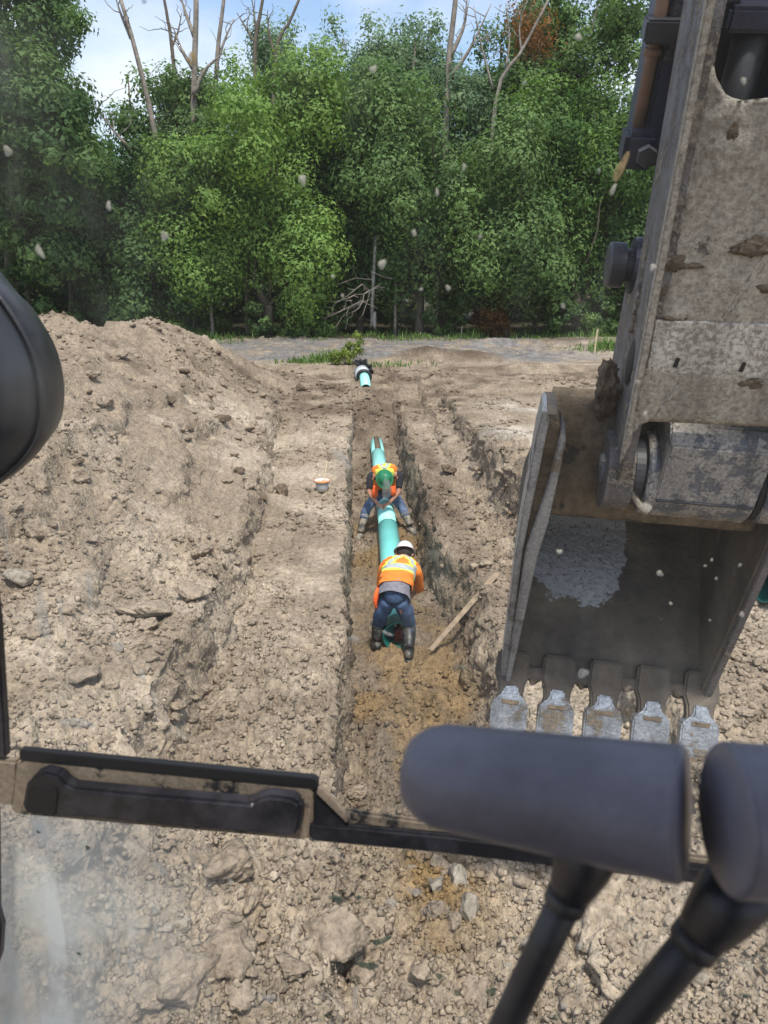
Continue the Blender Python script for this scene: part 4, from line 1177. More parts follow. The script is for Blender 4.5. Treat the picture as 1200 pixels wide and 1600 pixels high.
def hard_hat(centre, up, fwd, mat, parent, r=0.125):
    up = np.array(up, float); up /= np.linalg.norm(up)
    fw = np.array(fwd, float); fw -= up * (fw @ up); fw /= np.linalg.norm(fw)
    sd = np.cross(fw, up)
    prof = [(1.22, -0.02), (1.22, 0.0), (1.02, 0.03), (1.0, 0.10), (0.97, 0.35), (0.86, 0.66), (0.66, 0.90), (0.38, 1.04), (0.02, 1.08)]
    seg = 28; V = []; th = np.arange(seg) * 2 * math.pi / seg
    for q, h in prof:
        rx = r * q * 0.90; ry = r * q * 1.10
        k = np.where((np.cos(th) > 0.3) & (q > 1.1), 1 + 0.18 * (np.cos(th) - 0.3), 1.0)
        V.append(np.array(centre) + (np.cos(th) * ry * k)[:, None] * fw + (np.sin(th) * rx)[:, None] * sd + up * r * h)
    V = np.concatenate(V); n = len(prof)
    F = [(i * seg + j, i * seg + (j + 1) % seg, (i + 1) * seg + (j + 1) % seg, (i + 1) * seg + j) for i in range(n - 1) for j in range(seg)]
    F.append(tuple((n - 1) * seg + j for j in range(seg)))
    hat = add('hard_hat', py_mesh('hard_hat', V, F, True), mat, parent)
    for off in (-0.022, 0.0, 0.022):
        a = np.linspace(-1.15, 1.15, 12)
        P = [np.array(centre) + fw * (math.sin(t) * r * 1.06) + up * (r * 1.06 * math.cos(t) + (0.006 if off == 0 else 0.0)) + sd * off for t in a]
        V, F = tube(P, 0.007, 6)
        add('ridge', py_mesh('ridge', V, F, True), mat, hat)
    return hat

def limb(name, pts, rads, mat, parent, n=12, seg=14, wob=0.04, sd=0.0):
    P = spline(pts, n); rr = np.interp(np.linspace(0, 1, n), np.linspace(0, 1, len(rads)), rads)
    rr = rr * (1 + 0.05 * np.sin(np.arange(n) * 2.3 + sd))
    V, F = tube(P, rr, seg, True, wob, sd)
    return add(name, py_mesh(name, V, F, True), mat, parent)

def boot(kn, ank, toe_dir, mat, parent, sole_z):
    kn, ank = np.array(kn, float), np.array(ank, float)
    f = np.array([toe_dir[0], toe_dir[1], 0.0]); f /= np.linalg.norm(f)
    g = np.array([ank[0], ank[1], sole_z])
    shaft = [kn, kn * 0.5 + ank * 0.5, ank]
    V1, F1 = tube(spline(shaft, 7), np.interp(np.linspace(0, 1, 7), [0, .5, 1], [0.084, 0.070, 0.060]), 14, True, 0.03)
    foot = spline([g - f * 0.10 + (0, 0, 0.055), g - f * 0.03 + (0, 0, 0.075), g + f * 0.06 + (0, 0, 0.062), g + f * 0.15 + (0, 0, 0.045), g + f * 0.205 + (0, 0, 0.04)], 11)
    rr = np.interp(np.linspace(0, 1, 11), [0, .12, .3, .55, .8, .95, 1], [0.02, 0.05, 0.062, 0.054, 0.05, 0.035, 0.01])
    V2, F2 = tube(foot, rr, 14)
    V2[:, 2] = np.maximum(V2[:, 2], sole_z + 0.012)
    V, F = join([(V1, F1), (V2, F2)])
    b = add('boot', py_mesh('boot', V, F, True), mat, parent)
    so = spline([g - f * 0.115 + (0, 0, 0.010), g + f * 0.0 + (0, 0, 0.010), g + f * 0.12 + (0, 0, 0.010), g + f * 0.215 + (0, 0, 0.012)], 9)
    V, F = tube(so, [(0.03, 0.012), (0.048, 0.014), (0.046, 0.014), (0.042, 0.014), (0.045, 0.014), (0.05, 0.014), (0.048, 0.014), (0.04, 0.013), (0.015, 0.01)] if abs(frames(so)[1][0][2]) < 0.5 else [(0.012, 0.03), (0.014, 0.048), (0.014, 0.046), (0.014, 0.042), (0.014, 0.045), (0.014, 0.05), (0.014, 0.048), (0.013, 0.04), (0.01, 0.015)], 12)
    add('sole', py_mesh('sole', V, F, True), M['black_plastic'], b)
    return b

def worker(base, J, label, facing, cfg):
    root = empty('person', base, label, 'person', 'pipe layers in the trench')
    b = np.array(base, float)
    J = {k: np.array(v, float) - b for k, v in J.items()}
    rad = dict(pelvis=.135, waist=.125, chest=.14, neck=.058, head=.088, crown=.075, sl=.062, el=.044, wl=.03, sr=.062, er=.044, wr=.03,
               hl=.085, kl=.056, al=.036, hr=.085, kr=.056, ar=.036)
    E = [('pelvis', 'waist'), ('waist', 'chest'), ('chest', 'neck'), ('neck', 'head'), ('head', 'crown'), ('chest', 'sl'), ('sl', 'el'), ('el', 'wl'),
         ('chest', 'sr'), ('sr', 'er'), ('er', 'wr'), ('pelvis', 'hl'), ('hl', 'kl'), ('kl', 'al'), ('pelvis', 'hr'), ('hr', 'kr'), ('kr', 'ar')]
    V, F = skin_body('body', J, E, rad, 'pelvis')
    parts = [(V, F)]
    parts += hand(J['wl'], cfg['hl_dir'], cfg['hand_out'])
    parts += hand(J['wr'], cfg['hr_dir'], cfg['hand_out'])
    fc = np.array(facing, float)
    hu = J['crown'] - J['head']; hu /= np.linalg.norm(hu)
    ff = fc - hu * (fc @ hu); ff /= np.linalg.norm(ff); fs_ = np.cross(ff, hu)
    hc = J['head']
    parts.append(tube([hc + ff * 0.075 + hu * 0.01, hc + ff * 0.105 - hu * 0.02, hc + ff * 0.088 - hu * 0.032], [0.010, 0.015, 0.010], 6))     # nose
    parts.append(tube([hc + ff * 0.06 - hu * 0.055, hc + ff * 0.082 - hu * 0.075, hc + ff * 0.05 - hu * 0.10], [0.03, 0.028, 0.02], 8))       # chin
    for s in (-1, 1):
        parts.append(tube([hc + fs_ * s * 0.082 + hu * 0.03, hc + fs_ * s * 0.097, hc + fs_ * s * 0.083 - hu * 0.03], [0.012, 0.022, 0.01], 6))   # ears
    V, F = join(parts)
    add('body', py_mesh('body', V, F, True), M['skin'], root)
    # eyes and mouth
    for s in (-1, 1):
        V, F = lathe([(0.001, -0.012), (0.009, -0.008), (0.012, 0), (0.009, 0.008), (0.001, 0.012)], 8)
        add('eye', py_mesh('eye', V + (hc + ff * 0.078 + fs_ * s * 0.033 + hu * 0.012), F, True), M['hair'], root)
    V, F = tube([hc + ff * 0.088 - fs_ * 0.025 - hu * 0.058, hc + ff * 0.100 - hu * 0.06, hc + ff * 0.088 + fs_ * 0.025 - hu * 0.058], 0.007, 6)
    add('mouth', py_mesh('mouth', V, F, True), M['red_tool'], root)
    # hair shows below the hat
    V, F = tube([hc - ff * 0.03 - hu * 0.06, hc - ff * 0.02 + hu * 0.0, hc - ff * 0.005 + hu * 0.06], [0.07, 0.098, 0.09], 14)
    add('hair', py_mesh('hair', V, F, True), M['hair'], root)
    # trousers: two legs and a seat in one garment
    tw = []
    for a, k, an in (('hl', 'kl', 'al'), ('hr', 'kr', 'ar')):
        mid = J[k] * 0.62 + J[an] * 0.38
        P = spline([J['pelvis'] * 0.45 + J[a] * 0.55, J[a] * 0.6 + J[k] * 0.4, J[k], mid], 14)
        rr = np.interp(np.linspace(0, 1, 14), [0, .25, .6, .8, 1], [0.110, 0.100, 0.080, 0.080, 0.078])
        rr = rr * (1 + 0.05 * np.sin(np.arange(14) * 2.1))
        tw.append(tube(P, rr, 16, True, 0.05, k == 'kl'))
    tw.append(tube(spline([J['pelvis'] * 0.4 + J['waist'] * 0.6, J['pelvis'], J['pelvis'] * 1.0 + (J['hl'] + J['hr'] - 2 * J['pelvis']) * 0.4], 7), [0.13, 0.138, 0.142, 0.142, 0.13, 0.11, 0.06], 18))
    V, F = join(tw)
    add('jeans', py_mesh('jeans', V, F, True), cfg['jeans'], root)
    for k, an, td in (('kl', 'al', cfg['toe_l']), ('kr', 'ar', cfg['toe_r'])):
        boot(J[k] * 0.84 + J[an] * 0.16, J[an], td, cfg['boot'], root, cfg['sole'][k] - b[2])
    # shirt sleeves
    for a, e_, w_, nm in (('sl', 'el', 'wl', 'l'), ('sr', 'er', 'wr', 'r')):
        q = J[a] + (J[e_] - J[a]) * cfg['sleeve']
        pts = [J['chest'] * 0.35 + J[a] * 0.65, J[a], q] if cfg['sleeve'] <= 1 else [J['chest'] * 0.35 + J[a] * 0.65, J[a], J[e_], J[e_] + (J[w_] - J[e_]) * (cfg['sleeve'] - 1)]
        limb('sleeve', pts, [0.074, 0.074, 0.066, 0.058], cfg['sleeve_mat'], root, 12, 14, 0.05, 1.3)
    side = J['sr'] - J['sl']
    dors = cfg['dorsal']
    sp = [J['pelvis'] + (J['pelvis'] - J['waist']) * cfg['hem'], J['pelvis'] * 0.5 + J['waist'] * 0.5, J['waist']]
    G, Q = torso(sp, [(0.190, 0.165), (0.178, 0.15), (0.165, 0.13)], side, dors, 12, 40, seed=2)
    V, F = grid_faces(G)
    add('shirt', py_mesh('shirt', V, F, True), cfg['shirt'], root)
    # vest with its tapes
    sp = [J['pelvis'] * 0.62 + J['waist'] * 0.38, J['waist'], J['waist'] * 0.4 + J['chest'] * 0.6, J['chest'], J['chest'] * 0.55 + J['neck'] * 0.45, J['neck'] * 0.94 + J['chest'] * 0.06]
    G, Q = torso(sp, [(0.205, 0.160), (0.198, 0.152), (0.208, 0.150), (0.215, 0.140), (0.168, 0.11), (0.08, 0.07)], side, dors, 64, 88, seed=4, p=2.6)
    q = cell(Q); s, v, d = q[..., 0], q[..., 1], q[..., 2]
    band = cfg['band']
    silver = (np.abs(v - band) < 0.045); yel = (np.abs(v - band) < 0.085) & ~silver
    dg = np.abs(np.abs(s - cfg['xs']) - cfg['xk'] * (cfg['xt'] - v))
    on = (d > 0.0) & (v > band) & (v < 0.9)
    silver |= on & (dg < 0.026); yel |= on & (dg < 0.054) & ~silver
    yel &= ~silver
    if cfg.get('collar'):
        yel |= (v > 0.80)
    V, F = grid_faces(G, ~(silver | yel))
    vest = add('safety_vest', py_mesh('safety_vest', V, F, True), cfg['vest'], root)
    V, F = grid_faces(G, yel, 0.0)
    add('yellow_trim', py_mesh('yellow_trim', V, F, True), M['yellow'], vest)
    V, F = grid_faces(G, silver, 0.0)
    add('reflective_tape', py_mesh('reflective_tape', V, F, True), M['silver'], vest)
    for P, w in cfg['flaps']:
        P = [np.array(p, float) - b for p in P]
        V, F = tube(spline(P, 8), [w if not isinstance(w, tuple) else w] * 8, 10, True, 0.1)
        add('vest_flap', py_mesh('vest_flap', V, F, True), M['hivis_red'], vest)
    hard_hat(J['head'] * 0.55 + J['crown'] * 0.45 + hu * 0.0, cfg.get('hat_up', hu), ff, cfg['hat'], root, cfg.get('hat_r', 0.125))
    return root

# near worker, back to the camera, straddling the bell and stooping over the pipe
N0 = 8.95
gl = WZ(588, 1018, 0.03); gr = WZ(639, 1030, 0.03)
gl[2] = gz(gl[0], gl[1]); gr[2] = gz(gr[0], gr[1])
gl[2] = min(gl[2], 0.06); gr[2] = min(gr[2], 0.06)
Jn = dict(pelvis=WY(616, 930, 8.30), waist=WY(620, 906, 8.50), chest=WY(625, 886, 8.74), neck=WY(630, 874, 8.94), head=WY(632, 866, 9.05), crown=WY(632.5, 858.5, 9.10),
          sl=WY(601, 888, 8.74), el=WY(596, 922, 8.90), wl=WY(603, 948, 9.18), sr=WY(650, 893, 8.72), er=WY(654, 918, 8.88), wr=WY(628, 946, 9.18),
          hl=WY(602, 940, 8.32), kl=WY(592, 974, 8.50), al=gl + np.array([0, 0.0, 0.12]), hr=WY(631, 941, 8.30), kr=WY(639, 977, 8.46), ar=gr + np.array([0, 0.0, 0.12]))
worker((0.48, 8.4, 0.05), Jn, 'stooping worker in white hard hat and orange vest, back to the camera', (0.1, 1, -0.5),
       dict(hl_dir=(0.35, 0.6, -0.6), hr_dir=(-0.35, 0.6, -0.6), hand_out=(0, 0.4, 0.8), jeans=M['denim_dark'], boot=M['boot_black'], toe_l=(-0.15, 1), toe_r=(0.2, 1),
            sole=dict(kl=gl[2] - 0.01, kr=gr[2] - 0.01), hem=0.30, sleeve=1.05, sleeve_mat=M['hivis'], dorsal=(0, -0.55, 0.85), shirt=M['shirt_grey'], vest=M['hivis'], band=0.30,
            xs=0.03, xk=0.34, xt=0.86, hat=M['hat_white'], hat_r=0.128, flaps=[([WY(594, 918, 8.44), WY(589, 928, 8.36), WY(588, 940, 8.34), WY(590, 948, 8.36)], (0.03, 0.05))]))

# far worker, facing the camera, legs either side of the joint
gl = WZ(563, 838, 0.0); gr = WZ(641, 836, 0.0)
gl[2] = min(gz(gl[0], gl[1]), 0.08); gr[2] = min(gz(gr[0], gr[1]), 0.08)
Jf = dict(pelvis=WY(601, 766, 13.35), waist=WY(601, 742, 13.22), chest=WY(601, 737, 12.92), neck=WY(601, 744, 12.72), head=WY(601, 748, 12.60), crown=WY(601, 747, 12.50),
          sl=WY(579, 746, 12.90), el=WY(577, 771, 12.78), wl=WY(591, 788, 12.72), sr=WY(624, 744, 12.90), er=WY(623, 770, 12.78), wr=WY(607, 787, 12.72),
          hl=WY(590, 770, 13.32), kl=WY(572, 798, 13.02), al=gl + np.array([0, 0.0, 0.12]), hr=WY(613, 770, 13.32), kr=WY(630, 797, 13.02), ar=gr + np.array([0, 0.0, 0.12]))
worker((0.5, 12.9, 0.05), Jf, 'bending worker in green hard hat and orange vest, facing the camera, hands on the pipe', (0, -0.45, -1),
       dict(hl_dir=(0.75, -0.25, -0.35), hr_dir=(-0.75, -0.25, -0.35), hand_out=(0, -0.3, 1), jeans=M['denim'], boot=M['boot_grey'], toe_l=(-0.35, -1), toe_r=(0.45, -1),
            sole=dict(kl=gl[2] - 0.01, kr=gr[2] - 0.01), hem=0.1, sleeve=0.72, sleeve_mat=M['shirt_black'], dorsal=(0, -0.2, 1), shirt=M['shirt_black'], vest=M['hivis'], band=0.30,
            xs=0.0, xk=0.22, xt=0.9, collar=True, hat=M['hat_green'], hat_r=0.135, hat_up=(0, -0.72, 0.70),
            flaps=[([WY(588, 760, 12.75), WY(586, 768, 12.72), WY(586, 775, 12.75)], (0.05, 0.06)), ([WY(614, 760, 12.75), WY(614, 768, 12.72), WY(615, 772, 12.75)], (0.04, 0.05))]))

# ================================================================== EXCAVATOR BUCKET (arm frame)
WB = ap(1118, 1062, 0)[0]
TT = ap(850, 640, 0.0)[2]                # top of the side cutters
T0 = ap(930, 806, 0.16)[2]
LT = 0.185               # upper edge of the mouth
bucket = empty('excavator_bucket', None, 'muddy excavator bucket with five bright teeth hanging open towards the cab', 'bucket', matrix=M_ARM)
inner = spline([(0.16, T0), (0.36, T0 + 0.08), (0.66, T0 - 0.08), (0.87, T0 - 0.36), (0.82, T0 - 0.58), (0.55, 0.54), (0.28, 0.36), (0.0, LT)], 36)
def shell_mesh(name, prof, x0, x1, th, nxs=14):
    prof = np.asarray(prof); d = np.gradient(prof, axis=0); nr = np.stack([d[:, 1], -d[:, 0]], 1); nr /= np.linalg.norm(nr, axis=1)[:, None]
    c = prof.mean(0); sg = np.sign(((prof - c) * nr).sum(1).mean())
    outp = prof + nr * sg * th
    xs = np.linspace(x0, x1, nxs)
    loop = np.vstack([prof, outp[::-1]]); m = len(loop)
    V = np.array([(x, p[0], p[1]) for x in xs for p in loop])
    F = [(i * m + j, i * m + (j + 1) % m, (i + 1) * m + (j + 1) % m, (i + 1) * m + j) for i in range(nxs - 1) for j in range(m)]
    F += [tuple(range(m))[::-1], tuple((nxs - 1) * m + j for j in range(m))]
    me = py_mesh(name, V, F)
    bm = bmesh.new(); bm.from_mesh(me); bmesh.ops.recalc_face_normals(bm, faces=bm.faces)
    bmesh.ops.triangulate(bm, faces=[f for f in bm.faces if len(f.verts) > 4]); bm.to_mesh(me); bm.free()
    return me
add('curved_shell', shell_mesh('curved_shell', inner, 0.03, WB - 0.03, 0.03), M['bucket_in'], bucket)
# polygon of a side plate, (n, t)
sidep = [(0.0, 0.02)] + [(0.0, t) for t in (0.3, 0.7, 1.0)] + [(0.0, TT - 0.02), (0.03, TT)] + [(0.22, TT - 0.05), (0.45, T0 + 0.20)] + [(p[0] + 0.03, p[1] + 0.02) for p in inner[10:34]] + [(0.10, LT - 0.04), (0.05, 0.08)]
sidep = [(p, t) for p, t in sidep]
add('side_plate', prism('side_plate', sidep, 'x', 0.0, 0.045), M['bucket_in'], bucket, label='left bucket side plate, polished along its edge')
add('side_plate', prism('side_plate', sidep, 'x', WB - 0.045, WB), M['bucket_in'], bucket)
# side cutters: bright edge bars on both sides, the left one doubled with mud between
def bar(p, q, w, n0, n1, w2=None):
    p, q = np.array(p), np.array(q); w2 = w2 or w
    return [(p[0], p[1]), (p[0] + w, p[1]), (q[0] + w2, q[1]), (q[0], q[1])], n0, n1
def edge_bar(name, pts, n0, n1, mat, bev=0.006, label=None):
    me = prism(name, pts, 'y', n0, n1, bev)
    return add(name, me, mat, bucket, label=label)
def pp(n0, pts): return [(ap(x, y, n0)[0], ap(x, y, n0)[2]) for x, y in pts]
edge_bar('side_cutter', pp(-0.03, [(777, 1096), (788, 1094), (817, 860), (858, 660), (854, 644), (848, 642), (838, 680), (806, 860)]), -0.03, 0.12, M['bright_steel'], label='scratched bright outer cutting edge on the left of the bucket')
edge_bar('side_cutter', pp(-0.05, [(786, 1088), (798, 1062), (840, 870), (856, 820), (874, 740), (884, 690), (878, 672), (858, 755), (821, 862)]), -0.05, 0.10, M['bright_steel'], label='inner cutting edge on the left of the bucket')
edge_bar('packed_mud', pp(-0.01, [(815, 872), (835, 870), (880, 690), (876, 668), (854, 652)]), -0.015, 0.14, M['mud'])
edge_bar('side_cutter', [(WB - 0.03, 0.03), (WB + 0.012, 0.03), (WB + 0.012, T0 + 0.1), (WB - 0.03, T0 + 0.1)], -0.02, 0.06, M['arm_side'])
# top plate of the bucket, caked
topp = [(0.16, T0 - 0.015), (0.14, T0 + 0.05), (0.22, T0 + 0.30), (0.30, T0 + 0.52), (0.40, T0 + 0.55), (0.50, T0 + 0.30), (0.48, T0 + 0.14), (0.38, T0 + 0.11), (0.22, T0 + 0.03)]
V = []; F = []
tp = spline(topp + [topp[0]], 40)[:-1]; m = len(tp); xs = np.linspace(0.05, WB - 0.05, 40)
for i, x in enumerate(xs):
    for j, p in enumerate(tp):
        k = 0.018 * (vnoise(x * 6, j * 0.35, 500) + 0.6 * vnoise(x * 17, j * 0.9, 501))
        V.append((x, p[0] - k * 1.2, p[1] + k))
F = [(i * m + j, i * m + (j + 1) % m, (i + 1) * m + (j + 1) % m, (i + 1) * m + j) for i in range(39) for j in range(m)] + [tuple(range(m))[::-1], tuple(39 * m + j for j in range(m))]
me = py_mesh('top_plate', V, F, True)
bm = bmesh.new(); bm.from_mesh(me); bmesh.ops.recalc_face_normals(bm, faces=bm.faces); bmesh.ops.triangulate(bm, faces=[f for f in bm.faces if len(f.verts) > 4]); bm.to_mesh(me); bm.free()
add('top_plate', me, M['bucket_mud'], bucket, label='mud caked top plate of the bucket')
# lip, adapters and teeth: local tooth plane runs forward and down from the lip
ld = np.array([-0.74, -0.673]); ln_ = np.array([-0.673, 0.74])   # along the tooth / towards the eye, in (n, t)
def lipframe(cx):
    o = bpy.data.objects.new
    return Matrix(((1, 0, 0, cx), (0, ln_[0], ld[0], 0.0), (0, ln_[1], ld[1], LT), (0, 0, 0, 1)))
lip = prism('lip', [(0.02, -0.06), (WB - 0.02, -0.06), (WB - 0.02, 0.005), (0.02, 0.005)], 'y', -0.03, 0.022, 0.006)
lip.transform(lipframe(0.0))
add('lip', lip, M['bucket_in'], bucket)
for k in range(5):
    cx = 0.035 + (WB - 0.075) * k / 4
    ad = prism('adapter', [(-0.085, -0.14), (0.085, -0.14), (0.095, -0.01), (0.075, 0.045), (0.070, 0.10), (0.080, 0.14), (-0.080, 0.14), (-0.070, 0.10), (-0.075, 0.045), (-0.095, -0.01)], 'y', -0.045, 0.040, 0.012)
    ad.transform(lipframe(cx))
    a_ = add('adapter', ad, M['bucket_in'], bucket)
    wq_ = (0.100, 0.098, 0.101, 0.099, 0.100)[k]; le = (0.300, 0.312, 0.318, 0.322, 0.325)[k]; cy = (0.012, 0.0, -0.004, 0.004, -0.006)[k]
    th = prism('tooth', [(-0.040, 0.045 + cy), (0.038, 0.048), (0.040, 0.090), (0.070, 0.112), (wq_, 0.150), (wq_, le - 0.006), (wq_ - 0.012, le), (-wq_ + 0.02, le + cy), (-wq_, le - 0.01), (-wq_, 0.148 + cy), (-0.068, 0.114), (-0.042, 0.092)], 'y', -0.05, 0.060, 0.010)
    for v in th.vertices:                     # the tooth thins to its digging edge
        if v.co.z > 0.13: v.co.y *= 1 - 0.72 * (v.co.z - 0.13) / 0.19
    th.transform(lipframe(cx))
    t_ = add('tooth', th, M['bright_steel'], a_)
    pb = prism('worn_pocket', [(-0.052, 0.128), (0.050, 0.126), (0.044, 0.152), (-0.046, 0.150)], 'y', 0.050, 0.0608, 0.002)
    pb.transform(lipframe(cx))
    add('worn_pocket', pb, M['bucket_mud'], a_)

for k in range(4):
    cx = 0.035 + (WB - 0.075) * (k + 0.5) / 4
    me = rock_mesh(770 + k, 3, 0.9, 1.0)
    o = add('packed_soil', me, M['clod'] if k % 2 == 0 else M['clod_dark'], bucket)
    o.location = (cx, 0.01, LT + 0.0); o.scale = (0.040, 0.05, 0.035); o.rotation_euler = (0.7, 0, k)

# ================================================================== EXCAVATOR ARM (arm frame)
arm = empty('excavator_stick', None, 'mud crusted excavator stick hanging at the right with a steel pin boss', 'excavator stick', matrix=M_ARM)
NF = -0.05
uL = ap(1000, 562, NF)[0]
uR = ap(1292, 600, NF)[0]
tE = ap(955, 735, 0.12)[2]
tTop = ap(1100, -420, NF)[2]
def side_profile(d0=0.42):
    c = (0.13, tE); r = 0.165
    P = [(NF, tTop), (NF, tE + 0.16)]
    P += [(c[0] + r * math.cos(a), c[1] + r * math.sin(a)) for a in np.linspace(math.pi * 0.94, math.pi * 1.98, 12)]
    P += [(c[0] + r + 0.02, tE + 0.12), (0.30, tE + 0.34), (0.34, tE + 0.60), (0.35, tTop)]
    return P
def lean_fix(me):
    for v in me.vertices: v.co.x -= 0.044 * (v.co.z - 2.25)
    return me
for x0 in (uL, uR - 0.055):
    add('side_plate', lean_fix(prism('side_plate', side_profile(), 'x', x0, x0 + 0.055, 0.008)), M['arm_side'], arm)
# front flange strips
zE = tE + 0.17
def sp_(px, py): q = ap(px, py, NF); return (q[0], q[2])
lo_ = lambda t: uL - 0.044 * (t - 2.25) - 0.003
add('edge_strip', prism('edge_strip', [(lo_(zE), zE), sp_(986, 690), sp_(996, 620), sp_(1011, 562), sp_(1106, 58), sp_(1118, 0), sp_(1195, -420), (lo_(tTop), tTop)], 'y', NF - 0.014, NF + 0.03, 0.004), M['arm_mud'], arm)
add('edge_strip', lean_fix(prism('edge_strip', [(uR - 0.072, zE), (uR - 0.004, zE), (uR - 0.004, tTop), (uR - 0.072, tTop)], 'y', NF - 0.014, NF + 0.03, 0.005)), M['arm_mud'], arm)
# web plate with the notch at its top and the rounded cut at its foot
NW = NF + 0.012
def wp(px, py): q = ap(px, py, NW); return (q[0], q[2])
right = uR - 0.05
wl_ = [wp(1122, 10), wp(1108, 60), wp(1011, 562), wp(995, 625), wp(986, 675), wp(984, 692), wp(992, 674), wp(1000, 664), wp(1014, 658)]
zb = wp(1200, 666)[1]; zt = wp(1200, 164)[1]
wl_ += [(right - 0.06, wp(1250, 670)[1]), (right, wp(1260, 672)[1] - 0.05), (right - 0.06, tTop), (right - 0.09, tTop), (right - 0.06, zt + 0.35), (right - 0.10, zt + 0.06), (right - 0.16, zt + 0.005)]
wl_ += [wp(1200, 164), wp(1165, 161), wp(1148, 157), wp(1135, 150), wp(1126, 138), wp(1119, 120), wp(1115, 98), wp(1111, 76)]
def web_mesh():
    bm = bmesh.new()
    vs = [bm.verts.new((x, NW, z)) for x, z in wl_]
    f = bm.faces.new(vs)
    bmesh.ops.triangulate(bm, faces=[f])
    for it in range(6):
        es = [e for e in bm.edges if e.calc_length() > 0.022 * (1 if it > 3 else 2)]
        bmesh.ops.subdivide_edges(bm, edges=es, cuts=1)
        bmesh.ops.triangulate(bm, faces=[q for q in bm.faces if len(q.verts) > 3])
        if len(bm.verts) > 26000: break
    bound = {v.index for e in bm.edges if len(e.link_faces) == 1 for v in e.verts}
    bm.verts.ensure_lookup_table()
    bnd = set(v for e in bm.edges if len(e.link_faces) == 1 for v in e.verts)
    co = np.array([v.co[:] for v in bm.verts])
    x, z = co[:, 0], co[:, 2]
    crust = np.clip(fbm(x * 5, z * 5, 4, 601) + 0.25, 0, 1) * 0.016 + 0.008 * fbm(x * 22, z * 22, 3, 611) + 0.005 * fbm(x * 60, z * 60, 2, 621)
    zc = wp(1100, 500)[1]
    crust = crust * np.where(z < zc, 0.45, 1.0) + 0.012 * (z < wp(1100, 575)[1])
    for v, k in zip(bm.verts, crust):
        v.co.y -= 0.002 if v in bnd else float(max(k, 0)) + 0.002
    geom = bmesh.ops.extrude_face_region(bm, geom=[e for e in bm.edges if len(e.link_faces) == 1])
    for v in [g for g in geom['geom'] if isinstance(g, bmesh.types.BMVert)]:
        v.co.y += 0.035
    bmesh.ops.recalc_face_normals(bm, faces=bm.faces)
    me = bpy.data.meshes.new('web_plate'); bm.to_mesh(me); bm.free()
    me.polygons.foreach_set('use_smooth', np.ones(len(me.polygons), bool))
    return me
add('web_plate', web_mesh(), M['arm_mud'], arm, label='broad web plate crusted with dried mud')
for px, py in ((1057, 566), (1160, 573)):
    q = ap(px, py, NW - 0.018)
    add('drain_slot', prism('drain_slot', [(q[0] - 0.009, q[2] - 0.022), (q[0] + 0.007, q[2] - 0.022), (q[0] + 0.010, q[2] + 0.018), (q[0] - 0.005, q[2] + 0.020)], 'y', NW - 0.021, NW + 0.004, 0.002), M['seal'], arm)
wq = [wp(1024, 497), wp(1011, 566), wp(1009, 577)] + [(right - 0.02, wp(1250, 592)[1]), (right - 0.02, wp(1250, 506)[1])]
add('wear_plate', prism('wear_plate', wq, 'y', NW - 0.018, NW - 0.004, 0.003), M['wear_plate'], arm, label='paler wear plate across the web')
# mud lumps stuck on the plate
def lump(px, py, r, seed, sx=1.2, sz=0.9, sy=0.28, n0=None, mat='mud'):
    me = rock_mesh(700 + seed, 4, 0.6, 1.0)
    co = np.zeros(len(me.vertices) * 3); me.vertices.foreach_get('co', co); co = co.reshape(-1, 3)
    k = 1 + 0.32 * (fbm(co[:, 0] * 3 + seed, co[:, 2] * 3, 4, 650)) + 0.28 * fbm(co[:, 0] * 11 + seed, co[:, 2] * 11 + co[:, 1] * 5, 2, 660)
    co *= k[:, None] * np.array([r * sx, r * sy, r * sz])
    me.vertices.foreach_set('co', co.ravel())
    q = ap(px, py, (NW - 0.01) if n0 is None else n0)
    o = add('mud_lump', me, M[mat], arm); o.location = tuple(map(float, q))
    return o
for a in ((1023, 551, .050, 1, 1.1, 1.0), (1165, 598, .062, 2, 1.4, .8), (1052, 412, .045, 3, 1.3, .9), (1180, 385, .075, 4, 1.6, .6), (1050, 497, .036, 5, 1.6, .6),
          (1120, 593, .028, 6, 1.2, .9), (1035, 455, .04, 7, .7, 1.3), (1145, 205, .03, 8, .9, 1.3), (1195, 450, .05, 9, 1.5, .5), (1012, 580, .03, 10, 1.3, .8), (1080, 415, .03, 11, 1.8, .6)):
    lump(a[0], a[1], a[2] * 0.75, *a[3:])
lump(948, 595, .085, 12, .8, 1.1, .9, 0.26, 'clod_dark'); lump(940, 640, .06, 13, .9, 1.5, .8, 0.27, 'clod_dark')
# oval hole and weld along the side plate
q = ap(983, 566, 0.10)
V, F = lathe([(0.001, -0.002), (0.05, -0.002), (0.055, 0.004)], 24, 'x'); V = V * np.array([1, 1.0, 1.9]) + np.array([uL - 0.001, 0.12, ap(986, 566, 0.12)[2]])
add('side_hole', py_mesh('side_hole', V, F, True), M['seal'], arm)
zz = np.linspace(ap(990, 520, 0.2)[2], ap(1012, 330, 0.2)[2], 40)
V, F = tube([(uL - 0.002, 0.2 + 0.012 * math.sin(i * 2.1), z) for i, z in enumerate(zz)], [0.012 + 0.007 * math.sin(i * 1.3) for i in range(40)], 7)
add('weld_bead', py_mesh('weld_bead', V, F, True), M['bucket_mud'], arm)
